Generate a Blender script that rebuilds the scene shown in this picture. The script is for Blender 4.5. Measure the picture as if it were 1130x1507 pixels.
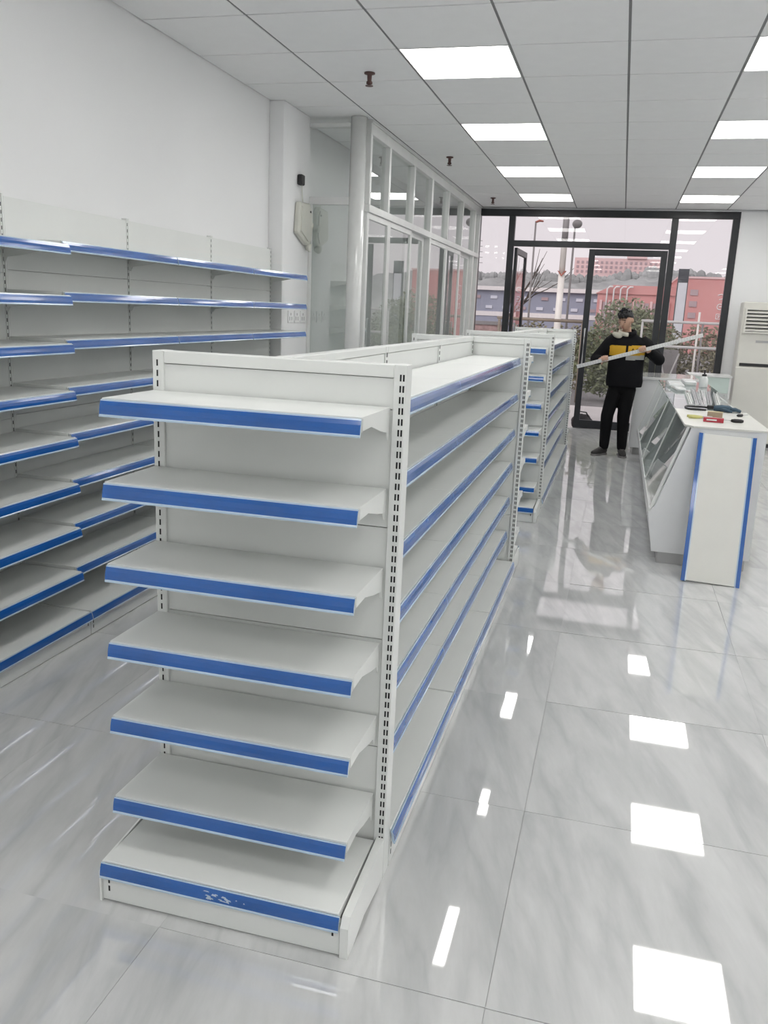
import bpy, bmesh, math, random
from mathutils import Vector, Matrix, noise
random.seed(7)
for o in list(bpy.data.objects): bpy.data.objects.remove(o)
SC = bpy.context.scene
COL = SC.collection
PI = math.pi

# ------------------------------------------------------------------ camera, sky, exposure
CAM_H = 1.6
YAW, PITCH, ROLL, FPX = -0.257588, 0.233732, -0.043590, 1251.17
fw = Vector((math.sin(YAW)*math.cos(PITCH), math.cos(YAW)*math.cos(PITCH), -math.sin(PITCH)))
rt = Vector((math.cos(YAW), -math.sin(YAW), 0)); dn = fw.cross(rt)
rt2 = math.cos(ROLL)*rt + math.sin(ROLL)*dn
dn2 = -math.sin(ROLL)*rt + math.cos(ROLL)*dn
cam = bpy.data.cameras.new('camera'); camo = bpy.data.objects.new('camera', cam); COL.objects.link(camo)
m3 = Matrix((rt2, -dn2, -fw)).transposed()
camo.matrix_world = Matrix.Translation((0, 0, CAM_H)) @ m3.to_4x4()
cam.sensor_fit = 'VERTICAL'; cam.sensor_height = 36.0; cam.lens = FPX/1507*36.0
cam.clip_start = 0.05; cam.clip_end = 600
SC.camera = camo
W = bpy.data.worlds.new('overcast_sky'); SC.world = W; W.use_nodes = True
bg = W.node_tree.nodes['Background']
bg.inputs[0].default_value = (1.0, 0.925, 0.955, 1); bg.inputs[1].default_value = 0.77
SC.view_settings.view_transform = 'Standard'
try: SC.view_settings.look = 'None'
except Exception: pass
SC.view_settings.gamma = 1; SC.view_settings.use_curve_mapping = False
SC.view_settings.exposure = 0.12
SC.cycles.transparent_max_bounces = 32
sun = bpy.data.lights.new('facade_fill_sun', 'SUN'); sun.energy = 1.5; sun.angle = math.radians(50); sun.color = (1, 0.95, 0.94)  # added soft sun to brighten the facades; the sky itself is overcast
suno = bpy.data.objects.new('facade_fill_sun', sun); COL.objects.link(suno)
suno.rotation_euler = Vector((0.35, 0.75, -0.62)).to_track_quat('-Z', 'Y').to_euler(); suno.location = (0, -5, 20)
PANEL_L = 8.2          # radiance of the ceiling light panels

# ------------------------------------------------------------------ materials
def new_mat(name):
    m = bpy.data.materials.new(name); m.use_nodes = True
    return m, m.node_tree, m.node_tree.nodes['Principled BSDF']
def mat(name, col, rough=0.5, metal=0.0, var=0.04, scale=6.0, bump=0.0, bscale=60, coat=0.0, ior=1.5, spec=0.5):
    m, nt, b = new_mat(name)
    tc = nt.nodes.new('ShaderNodeTexCoord')
    n = nt.nodes.new('ShaderNodeTexNoise'); n.inputs['Scale'].default_value = scale; n.inputs['Detail'].default_value = 4
    nt.links.new(tc.outputs['Object'], n.inputs['Vector'])
    r = nt.nodes.new('ShaderNodeValToRGB')
    r.color_ramp.elements[0].position = 0.3; r.color_ramp.elements[1].position = 0.7
    r.color_ramp.elements[0].color = tuple(c*(1-var) for c in col)+(1,)
    r.color_ramp.elements[1].color = tuple(min(1, c*(1+var)) for c in col)+(1,)
    nt.links.new(n.outputs['Fac'], r.inputs[0]); nt.links.new(r.outputs[0], b.inputs['Base Color'])
    b.inputs['Roughness'].default_value = rough; b.inputs['Metallic'].default_value = metal
    b.inputs['IOR'].default_value = ior; b.inputs['Specular IOR Level'].default_value = spec
    if coat: b.inputs['Coat Weight'].default_value = coat; b.inputs['Coat Roughness'].default_value = 0.06
    if bump:
        n2 = nt.nodes.new('ShaderNodeTexNoise'); n2.inputs['Scale'].default_value = bscale
        nt.links.new(tc.outputs['Object'], n2.inputs['Vector'])
        bp = nt.nodes.new('ShaderNodeBump'); bp.inputs['Strength'].default_value = bump; bp.inputs['Distance'].default_value = 0.01
        nt.links.new(n2.outputs['Fac'], bp.inputs['Height']); nt.links.new(bp.outputs[0], b.inputs['Normal'])
    return m
def glass_mat(name, tint, refl=0.06, edge=1.0, rough=0.0):
    m = bpy.data.materials.new(name); m.use_nodes = True; nt = m.node_tree
    nt.nodes.remove(nt.nodes['Principled BSDF']); out = nt.nodes['Material Output']
    t = nt.nodes.new('ShaderNodeBsdfTransparent'); t.inputs[0].default_value = tuple(tint)+(1,)
    g = nt.nodes.new('ShaderNodeBsdfGlossy'); g.inputs[0].default_value = (1, 1, 1, 1); g.inputs['Roughness'].default_value = rough
    fr = nt.nodes.new('ShaderNodeFresnel'); fr.inputs[0].default_value = 1.5
    ma = nt.nodes.new('ShaderNodeMath'); ma.operation = 'MULTIPLY_ADD'; ma.use_clamp = True
    ma.inputs[1].default_value = edge; ma.inputs[2].default_value = refl
    mx = nt.nodes.new('ShaderNodeMixShader')
    ge = nt.nodes.new('ShaderNodeNewGeometry'); iv = nt.nodes.new('ShaderNodeMath'); iv.operation = 'SUBTRACT'; iv.inputs[0].default_value = 1.0
    nt.links.new(ge.outputs['Backfacing'], iv.inputs[1])          # each pane reflects at its outer face only
    mu = nt.nodes.new('ShaderNodeMath'); mu.operation = 'MULTIPLY'; nt.links.new(ma.outputs[0], mu.inputs[0]); nt.links.new(iv.outputs[0], mu.inputs[1])
    nt.links.new(fr.outputs[0], ma.inputs[0]); nt.links.new(mu.outputs[0], mx.inputs[0])
    nt.links.new(t.outputs[0], mx.inputs[1]); nt.links.new(g.outputs[0], mx.inputs[2]); nt.links.new(mx.outputs[0], out.inputs[0])
    return m
def emit_mat(name, col, s):
    m = bpy.data.materials.new(name); m.use_nodes = True; nt = m.node_tree
    nt.nodes.remove(nt.nodes['Principled BSDF'])
    e = nt.nodes.new('ShaderNodeEmission'); e.inputs[0].default_value = tuple(col)+(1,); e.inputs[1].default_value = s
    nt.links.new(e.outputs[0], nt.nodes['Material Output'].inputs[0]); return m
def marble():
    m, nt, b = new_mat('grey_marble')
    N = nt.nodes.new; L = nt.links.new
    tc = N('ShaderNodeTexCoord'); oi = N('ShaderNodeObjectInfo')
    sc = N('ShaderNodeVectorMath'); sc.operation = 'SCALE'; sc.inputs['Scale'].default_value = 37.0
    cx = N('ShaderNodeCombineXYZ'); L(oi.outputs['Random'], cx.inputs[0]); L(oi.outputs['Random'], cx.inputs[1]); L(cx.outputs[0], sc.inputs[0])
    ad = N('ShaderNodeVectorMath'); ad.operation = 'ADD'; L(tc.outputs['Object'], ad.inputs[0]); L(sc.outputs[0], ad.inputs[1])
    mp = N('ShaderNodeMapping'); mp.vector_type = 'TEXTURE'; mp.inputs['Rotation'].default_value = (0, 0, math.radians(14)); mp.inputs['Scale'].default_value = (1/3.0, 1/0.62, 1)
    L(ad.outputs[0], mp.inputs[0])
    n1 = N('ShaderNodeTexNoise'); n1.inputs['Scale'].default_value = 2.2; n1.inputs['Detail'].default_value = 8; n1.inputs['Roughness'].default_value = 0.62; n1.inputs['Distortion'].default_value = 0.25
    L(mp.outputs[0], n1.inputs['Vector'])
    r1 = N('ShaderNodeValToRGB'); e = r1.color_ramp.elements
    e[0].position = 0.28; e[0].color = (0.52, 0.53, 0.53, 1); e[1].position = 0.70; e[1].color = (0.68, 0.685, 0.685, 1)
    L(n1.outputs['Fac'], r1.inputs[0])
    n2 = N('ShaderNodeTexNoise'); n2.inputs['Scale'].default_value = 1.5; n2.inputs['Detail'].default_value = 6; n2.inputs['Distortion'].default_value = 0.35
    L(mp.outputs[0], n2.inputs['Vector'])
    s = N('ShaderNodeMath'); s.operation = 'SUBTRACT'; s.inputs[1].default_value = 0.5; L(n2.outputs['Fac'], s.inputs[0])
    a = N('ShaderNodeMath'); a.operation = 'ABSOLUTE'; L(s.outputs[0], a.inputs[0])
    r2 = N('ShaderNodeValToRGB'); e = r2.color_ramp.elements
    e[0].position = 0.0; e[0].color = (0.80, 0.805, 0.81, 1); e[1].position = 0.07; e[1].color = (1, 1, 1, 1)
    L(a.outputs[0], r2.inputs[0])
    mx = N('ShaderNodeMix'); mx.data_type = 'RGBA'; mx.blend_type = 'MULTIPLY'; mx.inputs[0].default_value = 0.6
    L(r1.outputs[0], mx.inputs[6]); L(r2.outputs[0], mx.inputs[7]); L(mx.outputs[2], b.inputs['Base Color'])
    b.inputs['Roughness'].default_value = 0.03; b.inputs['IOR'].default_value = 2.3
    return m
M = {}
M['marble'] = marble()
M['grout'] = mat('floor_grout', (0.5, 0.5, 0.5), 0.8)
M['wall'] = mat('white_wall_paint', (0.865, 0.87, 0.875), 0.75, var=0.012, scale=1.3, bump=0.03, bscale=120)
M['tile'] = mat('ceiling_tile_white', (0.885, 0.89, 0.895), 0.55, var=0.012, scale=9, bump=0.04, bscale=200)
M['grid'] = mat('ceiling_grid_grey', (0.20, 0.205, 0.21), 0.5)
M['led'] = emit_mat('led_diffuser', (1.0, 0.985, 0.955), PANEL_L)
M['ledframe'] = mat('panel_frame_white', (0.75, 0.75, 0.74), 0.4)
M['steel'] = mat('white_shelf_steel', (0.768, 0.786, 0.770), 0.33, var=0.02, scale=3)
M['slot'] = mat('slot_dark', (0.012, 0.012, 0.014), 0.8)
M['blue'] = mat('blue_label_strip', (0.007, 0.100, 0.39), 0.22, var=0.10, scale=5, coat=0.7, spec=0.5)
M['clear'] = mat('clear_plastic_lip', (0.45, 0.58, 0.72), 0.2, coat=0.5)
M['blackmetal'] = mat('black_aluminium', (0.018, 0.02, 0.024), 0.35, var=0.15)
M['whitealu'] = mat('white_aluminium', (0.72, 0.73, 0.72), 0.3)
M['pipe'] = mat('gloss_white_pipe', (0.76, 0.77, 0.76), 0.12, coat=0.6)
M['glass'] = glass_mat('window_glass', (0.975, 0.975, 0.98), 0.015)
M['pglass'] = glass_mat('partition_glass', (0.90, 0.92, 0.91), 0.05, 1.3)
M['mglass'] = glass_mat('tinted_partition_glass', (0.78, 0.81, 0.795), 0.30, 1.0)
M['cglass'] = glass_mat('counter_glass', (0.972, 0.99, 0.983), 0.02)
M['gedge'] = mat('green_glass_edge', (0.58, 0.68, 0.64), 0.2)
M['cwhite'] = mat('white_laminate', (0.78, 0.79, 0.80), 0.35, var=0.015)
M['ctop'] = mat('cream_top_board', (0.70, 0.70, 0.66), 0.35, var=0.02)
M['kick'] = mat('grey_kick', (0.42, 0.42, 0.42), 0.3)
M['ac'] = mat('ivory_plastic', (0.72, 0.71, 0.66), 0.4, var=0.015)
M['dark'] = mat('dark_plastic', (0.02, 0.02, 0.022), 0.45)
M['sprink'] = mat('sprinkler_bronze', (0.10, 0.055, 0.05), 0.45, metal=0.4)
M['emer'] = mat('aged_white_plastic', (0.66, 0.66, 0.60), 0.45)
M['alu'] = mat('bare_aluminium', (0.62, 0.63, 0.64), 0.3, metal=0.7)

# ------------------------------------------------------------------ mesh helpers
class MB:
    def __init__(s): s.v = []; s.f = []; s.m = []
    def poly(s, pts, faces, mi=0):
        o = len(s.v); s.v += [tuple(p) for p in pts]
        for f in faces: s.f.append(tuple(o+i for i in f)); s.m.append(mi)
    def box(s, x0, x1, y0, y1, z0, z1, mi=0):
        p = [(x, y, z) for x in (x0, x1) for y in (y0, y1) for z in (z0, z1)]
        s.poly(p, [(0,1,3,2),(4,6,7,5),(0,4,5,1),(2,3,7,6),(0,2,6,4),(1,5,7,3)], mi); return s
    def prism(s, prof, a, b, axis=0, mi=0, side=None, cap=None):
        # prof: list of 2D points; extruded along axis from a to b
        n = len(prof)
        def P(p, t):
            if axis == 0: return (t, p[0], p[1])
            if axis == 1: return (p[0], t, p[1])
            return (p[0], p[1], t)
        o = len(s.v)
        s.v += [P(p, a) for p in prof]+[P(p, b) for p in prof]
        for i in range(n):
            j = (i+1) % n
            s.f.append((o+i, o+j, o+n+j, o+n+i)); s.m.append(side[i] if side else mi)
        s.f.append(tuple(o+i for i in reversed(range(n)))); s.m.append(mi if cap is None else cap)
        s.f.append(tuple(o+n+i for i in range(n))); s.m.append(mi if cap is None else cap)
        return s
    def loft(s, rings, mi=0, caps=True):
        o = len(s.v); n = len(rings[0])
        for r in rings: s.v += [tuple(p) for p in r]
        for k in range(len(rings)-1):
            for i in range(n):
                j = (i+1) % n
                s.f.append((o+k*n+i, o+k*n+j, o+(k+1)*n+j, o+(k+1)*n+i)); s.m.append(mi)
        if caps:
            s.f.append(tuple(o+i for i in reversed(range(n)))); s.m.append(mi)
            s.f.append(tuple(o+(len(rings)-1)*n+i for i in range(n))); s.m.append(mi)
        return s
    def tube(s, pts, rad, n=10, mi=0):
        pts = [Vector(p) for p in pts]; rings = []
        for k, p in enumerate(pts):
            d = (pts[min(k+1, len(pts)-1)]-pts[max(k-1, 0)]).normalized()
            u = d.cross(Vector((0, 0, 1)))
            if u.length < 1e-3: u = d.cross(Vector((0, 1, 0)))
            u.normalize(); w = d.cross(u)
            r = rad[k] if isinstance(rad, (list, tuple)) else rad
            if not isinstance(r, (list, tuple)): r = (r, r)
            rings.append([p+u*r[0]*math.cos(2*PI*i/n)+w*r[1]*math.sin(2*PI*i/n) for i in range(n)])
        return s.loft(rings, mi)
    def lathe(s, prof, n=20, c=(0, 0, 0), mi=0):
        rings = [[(c[0]+r*math.cos(2*PI*i/n), c[1]+r*math.sin(2*PI*i/n), c[2]+z) for i in range(n)] for r, z in prof]
        return s.loft(rings, mi)
    def mesh(s, name, mats, smooth=False, bevel=0):
        me = bpy.data.meshes.new(name); me.from_pydata(s.v, [], s.f)
        for k in mats: me.materials.append(M[k] if isinstance(k, str) else k)
        for p, i in zip(me.polygons, s.m): p.material_index = i; p.use_smooth = smooth
        bm = bmesh.new(); bm.from_mesh(me); bmesh.ops.recalc_face_normals(bm, faces=bm.faces)
        if bevel: bmesh.ops.bevel(bm, geom=list(bm.edges), offset=bevel, segments=1, affect='EDGES', clamp_overlap=True)
        bm.to_mesh(me); bm.free(); me.update(); return me
def obj(name, me, parent=None, loc=(0, 0, 0), rot=(0, 0, 0), kind=None):
    o = bpy.data.objects.new(name, me); COL.objects.link(o)
    o.location = loc; o.rotation_euler = rot
    if parent is not None: o.parent = parent
    if kind: o['kind'] = kind
    return o
def build(name, mb, mats, parent=None, loc=(0, 0, 0), rot=(0, 0, 0), smooth=False, bevel=0, kind=None):
    if isinstance(mats, str): mats = [mats]
    return obj(name, mb.mesh(name, mats, smooth, bevel), parent, loc, rot, kind)
def tag(o, label, cat, group=None):
    o['label'] = label; o['category'] = cat
    if group: o['group'] = group
    return o
def thing(name, label, cat, loc=(0, 0, 0), rz=0, group=None):
    o = bpy.data.objects.new(name, None); COL.objects.link(o); o.empty_display_size = 0.1
    o.location = loc; o.rotation_euler = (0, 0, rz); return tag(o, label, cat, group)
def struct(name, label=None):
    o = bpy.data.objects.new(name, None); COL.objects.link(o); o['kind'] = 'structure'
    if label: o['label'] = label
    return o
def B(*a): return MB().box(*a)
def bez(name, mb, mats, parent, bevel=0.004): return build(name, mb, mats, parent, bevel=bevel)

# ------------------------------------------------------------------ room shell
XL, XR, YB, YF, ZC = -2.74, 3.62, -3.35, 12.9, 3.10
fl = build('floor', B(XL-0.2, XR+0.2, YB-0.2, YF+0.07, -0.12, -0.008), 'grout'); fl['kind'] = 'structure'
TP = 0.86
tile_me = {}
xs = [-0.15+TP*k for k in range(-4, 6)]; ys = [-3.45+TP*k for k in range(0, 20)]
for i in range(len(xs)-1):
    for j in range(len(ys)-1):
        x0, x1 = max(xs[i], XL), min(xs[i+1], XR); y0, y1 = max(ys[j], YB), min(ys[j+1], YF)
        if x1-x0 < 0.03 or y1-y0 < 0.03: continue
        k = (round(x1-x0, 3), round(y1-y0, 3))
        if k not in tile_me:
            w, d = k[0]/2-0.0005, k[1]/2-0.0005
            tile_me[k] = MB().box(-w, w, -d, d, -0.0079, 0).mesh('floor_tile', ['marble'])
        obj('floor_tile', tile_me[k], fl, ((x0+x1)/2, (y0+y1)/2, 0), (random.uniform(-.0026, .0026), random.uniform(-.0026, .0026), 0))
w = build('wall_left', B(XL-0.2, XL, YB, YF+0.2, 0, ZC+0.3), 'wall'); w['kind'] = 'structure'
w = build('wall_right', B(XR, XR+0.2, YB, YF+0.2, 0, ZC+0.3), 'wall'); w['kind'] = 'structure'
w = build('wall_back', B(XL-0.2, XR+0.2, YB-0.2, YB, 0, ZC+0.3), 'wall'); w['kind'] = 'structure'
w = build('wall_front', MB().box(1.392, XR, YF, YF+0.2, 0, ZC+0.3).box(XL, 1.392, YF, YF+0.2, ZC-0.015, ZC+0.3).box(XL, -2.20, YF, YF+0.2, 0, ZC-0.015), 'wall'); w['kind'] = 'structure'
w = build('wall_column', B(XL, -2.62, 6.48, 7.05, 0, ZC-0.001), 'wall', bevel=0.004); w['kind'] = 'structure'

# ceiling: slab, grid bars and every tile
ce = build('ceiling', B(XL, XR, YB, YF, ZC+0.028, ZC+0.12), 'grid'); ce['kind'] = 'structure'
GX = [-0.12+0.664*k for k in range(-5, 7)]; PY = 0.684; GY = [5.335+PY*k for k in range(-13, 12)]
lights = set()
tm = {}
NL = []
for i in range(len(GX)-1):
    for j in range(len(GY)-1):
        x0, x1 = max(GX[i], XL), min(GX[i+1], XR); y0, y1 = max(GY[j], YB), min(GY[j+1], YF)
        if x1-x0 < 0.05 or y1-y0 < 0.03: continue
        if (i-3) % 3 == 0 and (j-13) % 3 == 0 and i >= 3 and GX[i+1] < XR+.01:
            NL.append((x0, x1, y0, y1, i, j)); continue
        k = (round(x1-x0, 3), round(y1-y0, 3))
        if k not in tm:
            w_, d_ = k[0]/2-0.0075, k[1]/2-0.0065
            tm[k] = MB().box(-w_, w_, -d_, d_, 0, 0.02).mesh('ceiling_tile', ['tile'], bevel=0.002)
        obj('ceiling_tile', tm[k], ce, ((x0+x1)/2, (y0+y1)/2, ZC))
mb = MB()
for x in GX:
    if XL < x < XR: mb.box(x-0.0085, x+0.0085, YB, YF, ZC+0.004, ZC+0.03)
for y in GY:
    if YB < y < YF: mb.box(XL, XR, y-0.0065, y+0.0065, ZC+0.006, ZC+0.03)
build('grid_bars', mb, 'grid', ce)
mb = MB().box(-0.32, 0.32, -0.33, 0.33, 0.003, 0.02); dif_me = mb.mesh('diffuser', ['led'])
mb = MB()
for a in ((-0.325, 0.325, -0.338, -0.33), (-0.325, 0.325, 0.33, 0.338), (-0.325, -0.32, -0.33, 0.33), (0.32, 0.325, -0.33, 0.33)): mb.box(*a, 0, 0.022)
fr_me = mb.mesh('panel_frame', ['ledframe'])
def where(i, j):
    col = {3: 'on the glazed partition side', 6: 'on the glass counter side', 9: 'beside the right wall'}[i]
    n = (j-13)//3
    row = {0: 'fourth from the window', 1: 'third from the window', 2: 'second from the window', 3: 'nearest the window'}.get(n, None)
    if row is None: row = 'row %s from the window' % {-1: 'five', -2: 'six', -3: 'seven', -4: 'eight'}[n]
    return 'square LED ceiling panel %s, %s' % (col, row)
for x0, x1, y0, y1, i, j in NL:
    t = thing('ceiling_light', where(i, j), 'ceiling light', ((x0+x1)/2, (y0+y1)/2, ZC), 0, 'LED panels in the ceiling')
    obj('diffuser', dif_me, t); obj('frame', fr_me, t)
# header trim between ceiling and storefront, dark joint strip
tr = build('trim_1', B(-2.2, XR, YF-0.012, YF-0.001, ZC-0.022, ZC-0.001), 'alu'); tr['kind'] = 'structure'
# sprinklers
sp = MB().lathe([(0.0, 0), (0.036, 0), (0.036, -0.008), (0.016, -0.014), (0.014, -0.05), (0.02, -0.055), (0.02, -0.068), (0.008, -0.072), (0.0, -0.075)], 14)
sp_me = sp.mesh('sprinkler', ['sprink'], True)
for (x, y, lb) in ((-1.758, 5.815, 'beside the light farthest from the window'), (-1.82, 8.87, 'above the middle of the glazed partition'), (-1.82, 11.87, 'close to the storefront header')):
    t = thing('sprinkler', 'small brown pendant sprinkler head in the ceiling '+lb, 'sprinkler', (x, y, ZC), 0, 'ceiling sprinklers')
    obj('sprinkler_body', sp_me, t)
    obj('deflector', MB().lathe([(0.0, -0.078), (0.026, -0.078), (0.026, -0.081), (0, -0.081)], 14).mesh('deflector', ['sprink']), t)

# ------------------------------------------------------------------ storefront
st = struct('window_1', 'black framed glass storefront with a double door')
def bar(name, x0, x1, z0, z1, y0=YF-0.02, y1=YF+0.07, p=st): return build(name, B(x0, x1, y0, y1, z0, z1), 'blackmetal', p, bevel=0.003)
def pane(x0, x1, z0, z1, y=YF+0.025, p=st, name='glass_pane', m='glass'): return build(name, B(x0, x1, y, y+0.008, z0, z1), m, p)
bar('header_bar', -2.20, 1.392, 2.985, 3.078)
for a, b in ((-2.20, -2.13), (-1.72, -1.632), (0.515, 0.603), (1.302, 1.392)): bar('mullion', a, b, 0.0, 2.985)
bar('transom_bar', -1.632, 0.515, 2.572, 2.652)
for a, b in ((-2.13, -1.72), (0.603, 1.302)): bar('sill_bar', a, b, 0.0, 0.10); pane(a, b, 0.10, 2.985)
pane(-1.632, 0.515, 2.652, 2.985)
build('threshold', B(-1.632, 0.515, YF-0.02, YF+0.07, -0.004, 0.006), 'alu', st)
def door(name, label, hinge, ang, Wd, sgn):
    d = bpy.data.objects.new(name, None); COL.objects.link(d); d['kind'] = 'structure'; d['label'] = label
    d.location = hinge; d.rotation_euler = (0, 0, ang)
    H0, H1, t = 0.015, 2.555, 0.085
    def bx(n, x0, x1, z0, z1): return build(n, B(min(x0, x1)*1, max(x0, x1), -0.022, 0.022, z0, z1), 'blackmetal', d, bevel=0.003)
    s = sgn
    bx('stile', 0, s*t, H0, H1); bx('stile', s*(Wd-t), s*Wd, H0, H1)
    bx('rail', s*t, s*(Wd-t), H1-t, H1); bx('rail', s*t, s*(Wd-t), H0, H0+0.12)
    build('glass_pane', B(min(s*t, s*(Wd-t)), max(s*t, s*(Wd-t)), -0.004, 0.004, H0+0.12, H1-t), 'glass', d)
    hx = s*(Wd-t/2)
    for yy in (-0.06, 0.06):
        build('pull_handle', MB().tube([(hx, yy*0.35, 0.95), (hx, yy, 0.95), (hx, yy, 1.45), (hx, yy*0.35, 1.45)], 0.012, 8), 'alu', d, smooth=True)
    return d
door('door_1', 'black framed glass door leaf standing open outwards', (-1.60, YF+0.05, 0), PI/2-0.03, 1.05, 1)
door('door_2', 'black framed glass door leaf closed behind the standing person', (0.508, YF+0.02, 0), 0, 1.065, -1)

# ------------------------------------------------------------------ glazed partition
XP = -2.13
gp = struct('wall_partition', 'white framed glazed partition with upper lights and sliding sashes')
def pb(name, x0, x1, y0, y1, z0, z1, m='whitealu', bev=0.003): return build(name, B(x0, x1, y0, y1, z0, z1), m, gp, bevel=bev)
pb('header_bar', XP-0.10, XP, 7.16, 12.86, 2.99, 3.075)
pb('fascia', XP-0.10, XP+0.012, 7.16, 12.86, 3.075, ZC-0.001)
pb('transom_bar', XP-0.10, XP+0.004, 7.16, 12.86, 2.385, 2.445)
pb('sill_bar', XP-0.10, XP, 7.16, 12.86, 0.0, 0.08)
up = [7.16, 7.77, 8.71, 9.55, 10.49, 11.44, 12.40]
for k, y in enumerate(up):
    pb('upright' if k in (3, 6) else 'transom_post', XP-0.07, XP, y-0.005 if k else 7.16, y+(0.07 if k in (3, 6) else 0.05), 2.445 if k not in (3, 6) else 0.08, 2.99)
pb('end_post', XP-0.10, XP, 12.78, 12.87, 0.08, 2.99)
for k in range(6):
    build('upper_glass_pane', B(XP-0.045, XP-0.039, up[k]+0.05, up[k+1], 2.445, 2.99), 'pglass', gp)
build('upper_glass_pane', B(XP-0.045, XP-0.039, 12.46, 12.79, 2.445, 2.99), 'pglass', gp)
def sash(y0, y1, x):
    s = 0.055
    pb('sash_stile', x-0.03, x, y0, y0+s, 0.08, 2.385); pb('sash_stile', x-0.03, x, y1-s, y1, 0.08, 2.385)
    pb('sash_rail', x-0.03, x, y0+s, y1-s, 2.335, 2.385); pb('sash_rail', x-0.03, x, y0+s, y1-s, 0.08, 0.16)
    build('sash_glass', B(x-0.018, x-0.012, y0+s, y1-s, 0.16, 2.335), 'pglass', gp)
for y0, y1, x in ((7.165, 7.88, XP-0.012), (7.87, 8.76, XP-0.012), (8.66, 9.48, XP-0.052), (9.62, 10.58, XP-0.012), (10.57, 11.50, XP-0.012), (11.42, 12.36, XP-0.052)): sash(y0, y1, x)
# corner pipe and return panel facing the room
build('corner_pipe', MB().lathe([(0.066, 0), (0.066, ZC-0.002)], 28, (-2.213, 7.08, 0)), 'pipe', gp, smooth=True)
pb('return_header', -2.62, -2.27, 7.03, 7.11, 3.02, 3.05)
pb('return_transom', -2.62, -2.26, 7.05, 7.10, 2.425, 2.485)
pb('return_post', -2.62, -2.592, 7.05, 7.10, 0, 2.425)
pb('return_sill', -2.592, -2.27, 7.05, 7.10, 0, 0.08)
build('return_glass', B(-2.592, -2.27, 7.07, 7.078, 0.08, 2.425), 'mglass', gp)

# ------------------------------------------------------------------ shelving system
CACHE = {}
def shelf_mesh(L, D):
    k = ('shelf', L, D)
    if k not in CACHE:
        mb = MB().prism([(0, 0), (D-0.004, 0), (D-0.004, -0.034), (D-0.007, -0.034), (D-0.007, -0.004), (0.012, -0.004), (0.012, -0.026), (0, -0.026)], 0, L, 0)
        for x in (0, L-0.0025): mb.prism([(0.004, -0.004), (D-0.012, -0.004), (D-0.012, -0.032), (0.004, -0.026)], x, x+0.0025, 0)
        CACHE[k] = mb.mesh('shelf', ['steel'])
    return CACHE[k]
def rail_mesh(L, D, h=0.040):
    k = ('rail', L, D, h)
    if k not in CACHE:
        pr = [(D-0.003, -0.001), (D+0.0015, 0.0015), (D+0.003, -0.002), (D+0.007, -0.3*h), (D+0.0095, -0.58*h), (D+0.0105, -0.86*h), (D+0.012, -0.93*h), (D+0.012, -1.02*h), (D+0.008, -1.02*h), (D+0.004, -0.85*h), (D-0.0005, -0.2*h)]
        sd = [1, 1, 0, 0, 0, 1, 1, 1, 1, 1, 1]
        CACHE[k] = MB().prism(pr, 0, L, 0, side=sd, mi=1).mesh('price_rail', ['blue', 'clear'])
    return CACHE[k]
def bracket_mesh(D):
    k = ('br', D)
    if k not in CACHE:
        CACHE[k] = MB().prism([(-0.002, -0.004), (D*0.86, -0.004), (D*0.86, -0.018), (D*0.30, -0.052), (0.02, -0.062), (0.006, -0.085), (-0.002, -0.085)], 0, 0.003, 0).mesh('bracket', ['steel'])
    return CACHE[k]
def post_mesh(w, y0, y1, H):
    k = ('post', w, y0, y1, H)
    if k not in CACHE: CACHE[k] = MB().box(-w/2, w/2, y0, y1, 0, H).mesh('post', ['steel'], bevel=0.0015)
    return CACHE[k]
def slot_mesh(H, cols, pitch=0.0278, z0=0.12):
    k = ('slot', H, cols, pitch)
    if k not in CACHE:
        mb = MB(); z = H-0.024
        while z > z0:
            for c in cols: mb.box(c-0.0022, c+0.0022, 0, 0.0007, z-0.0168, z)
            z -= pitch
        CACHE[k] = mb.mesh('slot_row', ['slot'])
    return CACHE[k]
def panel_mesh(L, y0, y1, h):
    k = ('panel', L, y0, y1, h)
    if k not in CACHE: CACHE[k] = MB().box(0, L, y0, y1, 0.0012, h-0.0012).mesh('back_panel', ['steel'])
    return CACHE[k]
def add_shelf(root, x0, yoff, z, L, D, s=1, Lm=None, brk=(0.001, -0.004), name='shelf', rails=1):
    # s=+1: faces local +y ; s=-1: faces local -y
    if s == 1: loc, rz = (x0, yoff, z+0.005), 0
    else: loc, rz = (x0+L, -yoff, z+0.005), PI
    sh = obj(name, shelf_mesh(L, D), root, loc, (0, 0, rz))
    r = obj('price_rail', rail_mesh(L, D), sh, (0, 0, -0.004))
    if brk:
        b = obj('bracket', bracket_mesh(D), sh, (brk[0], 0, 0)); b = obj('bracket', bracket_mesh(D), sh, (L+brk[1], 0, 0))
    return sh
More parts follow.
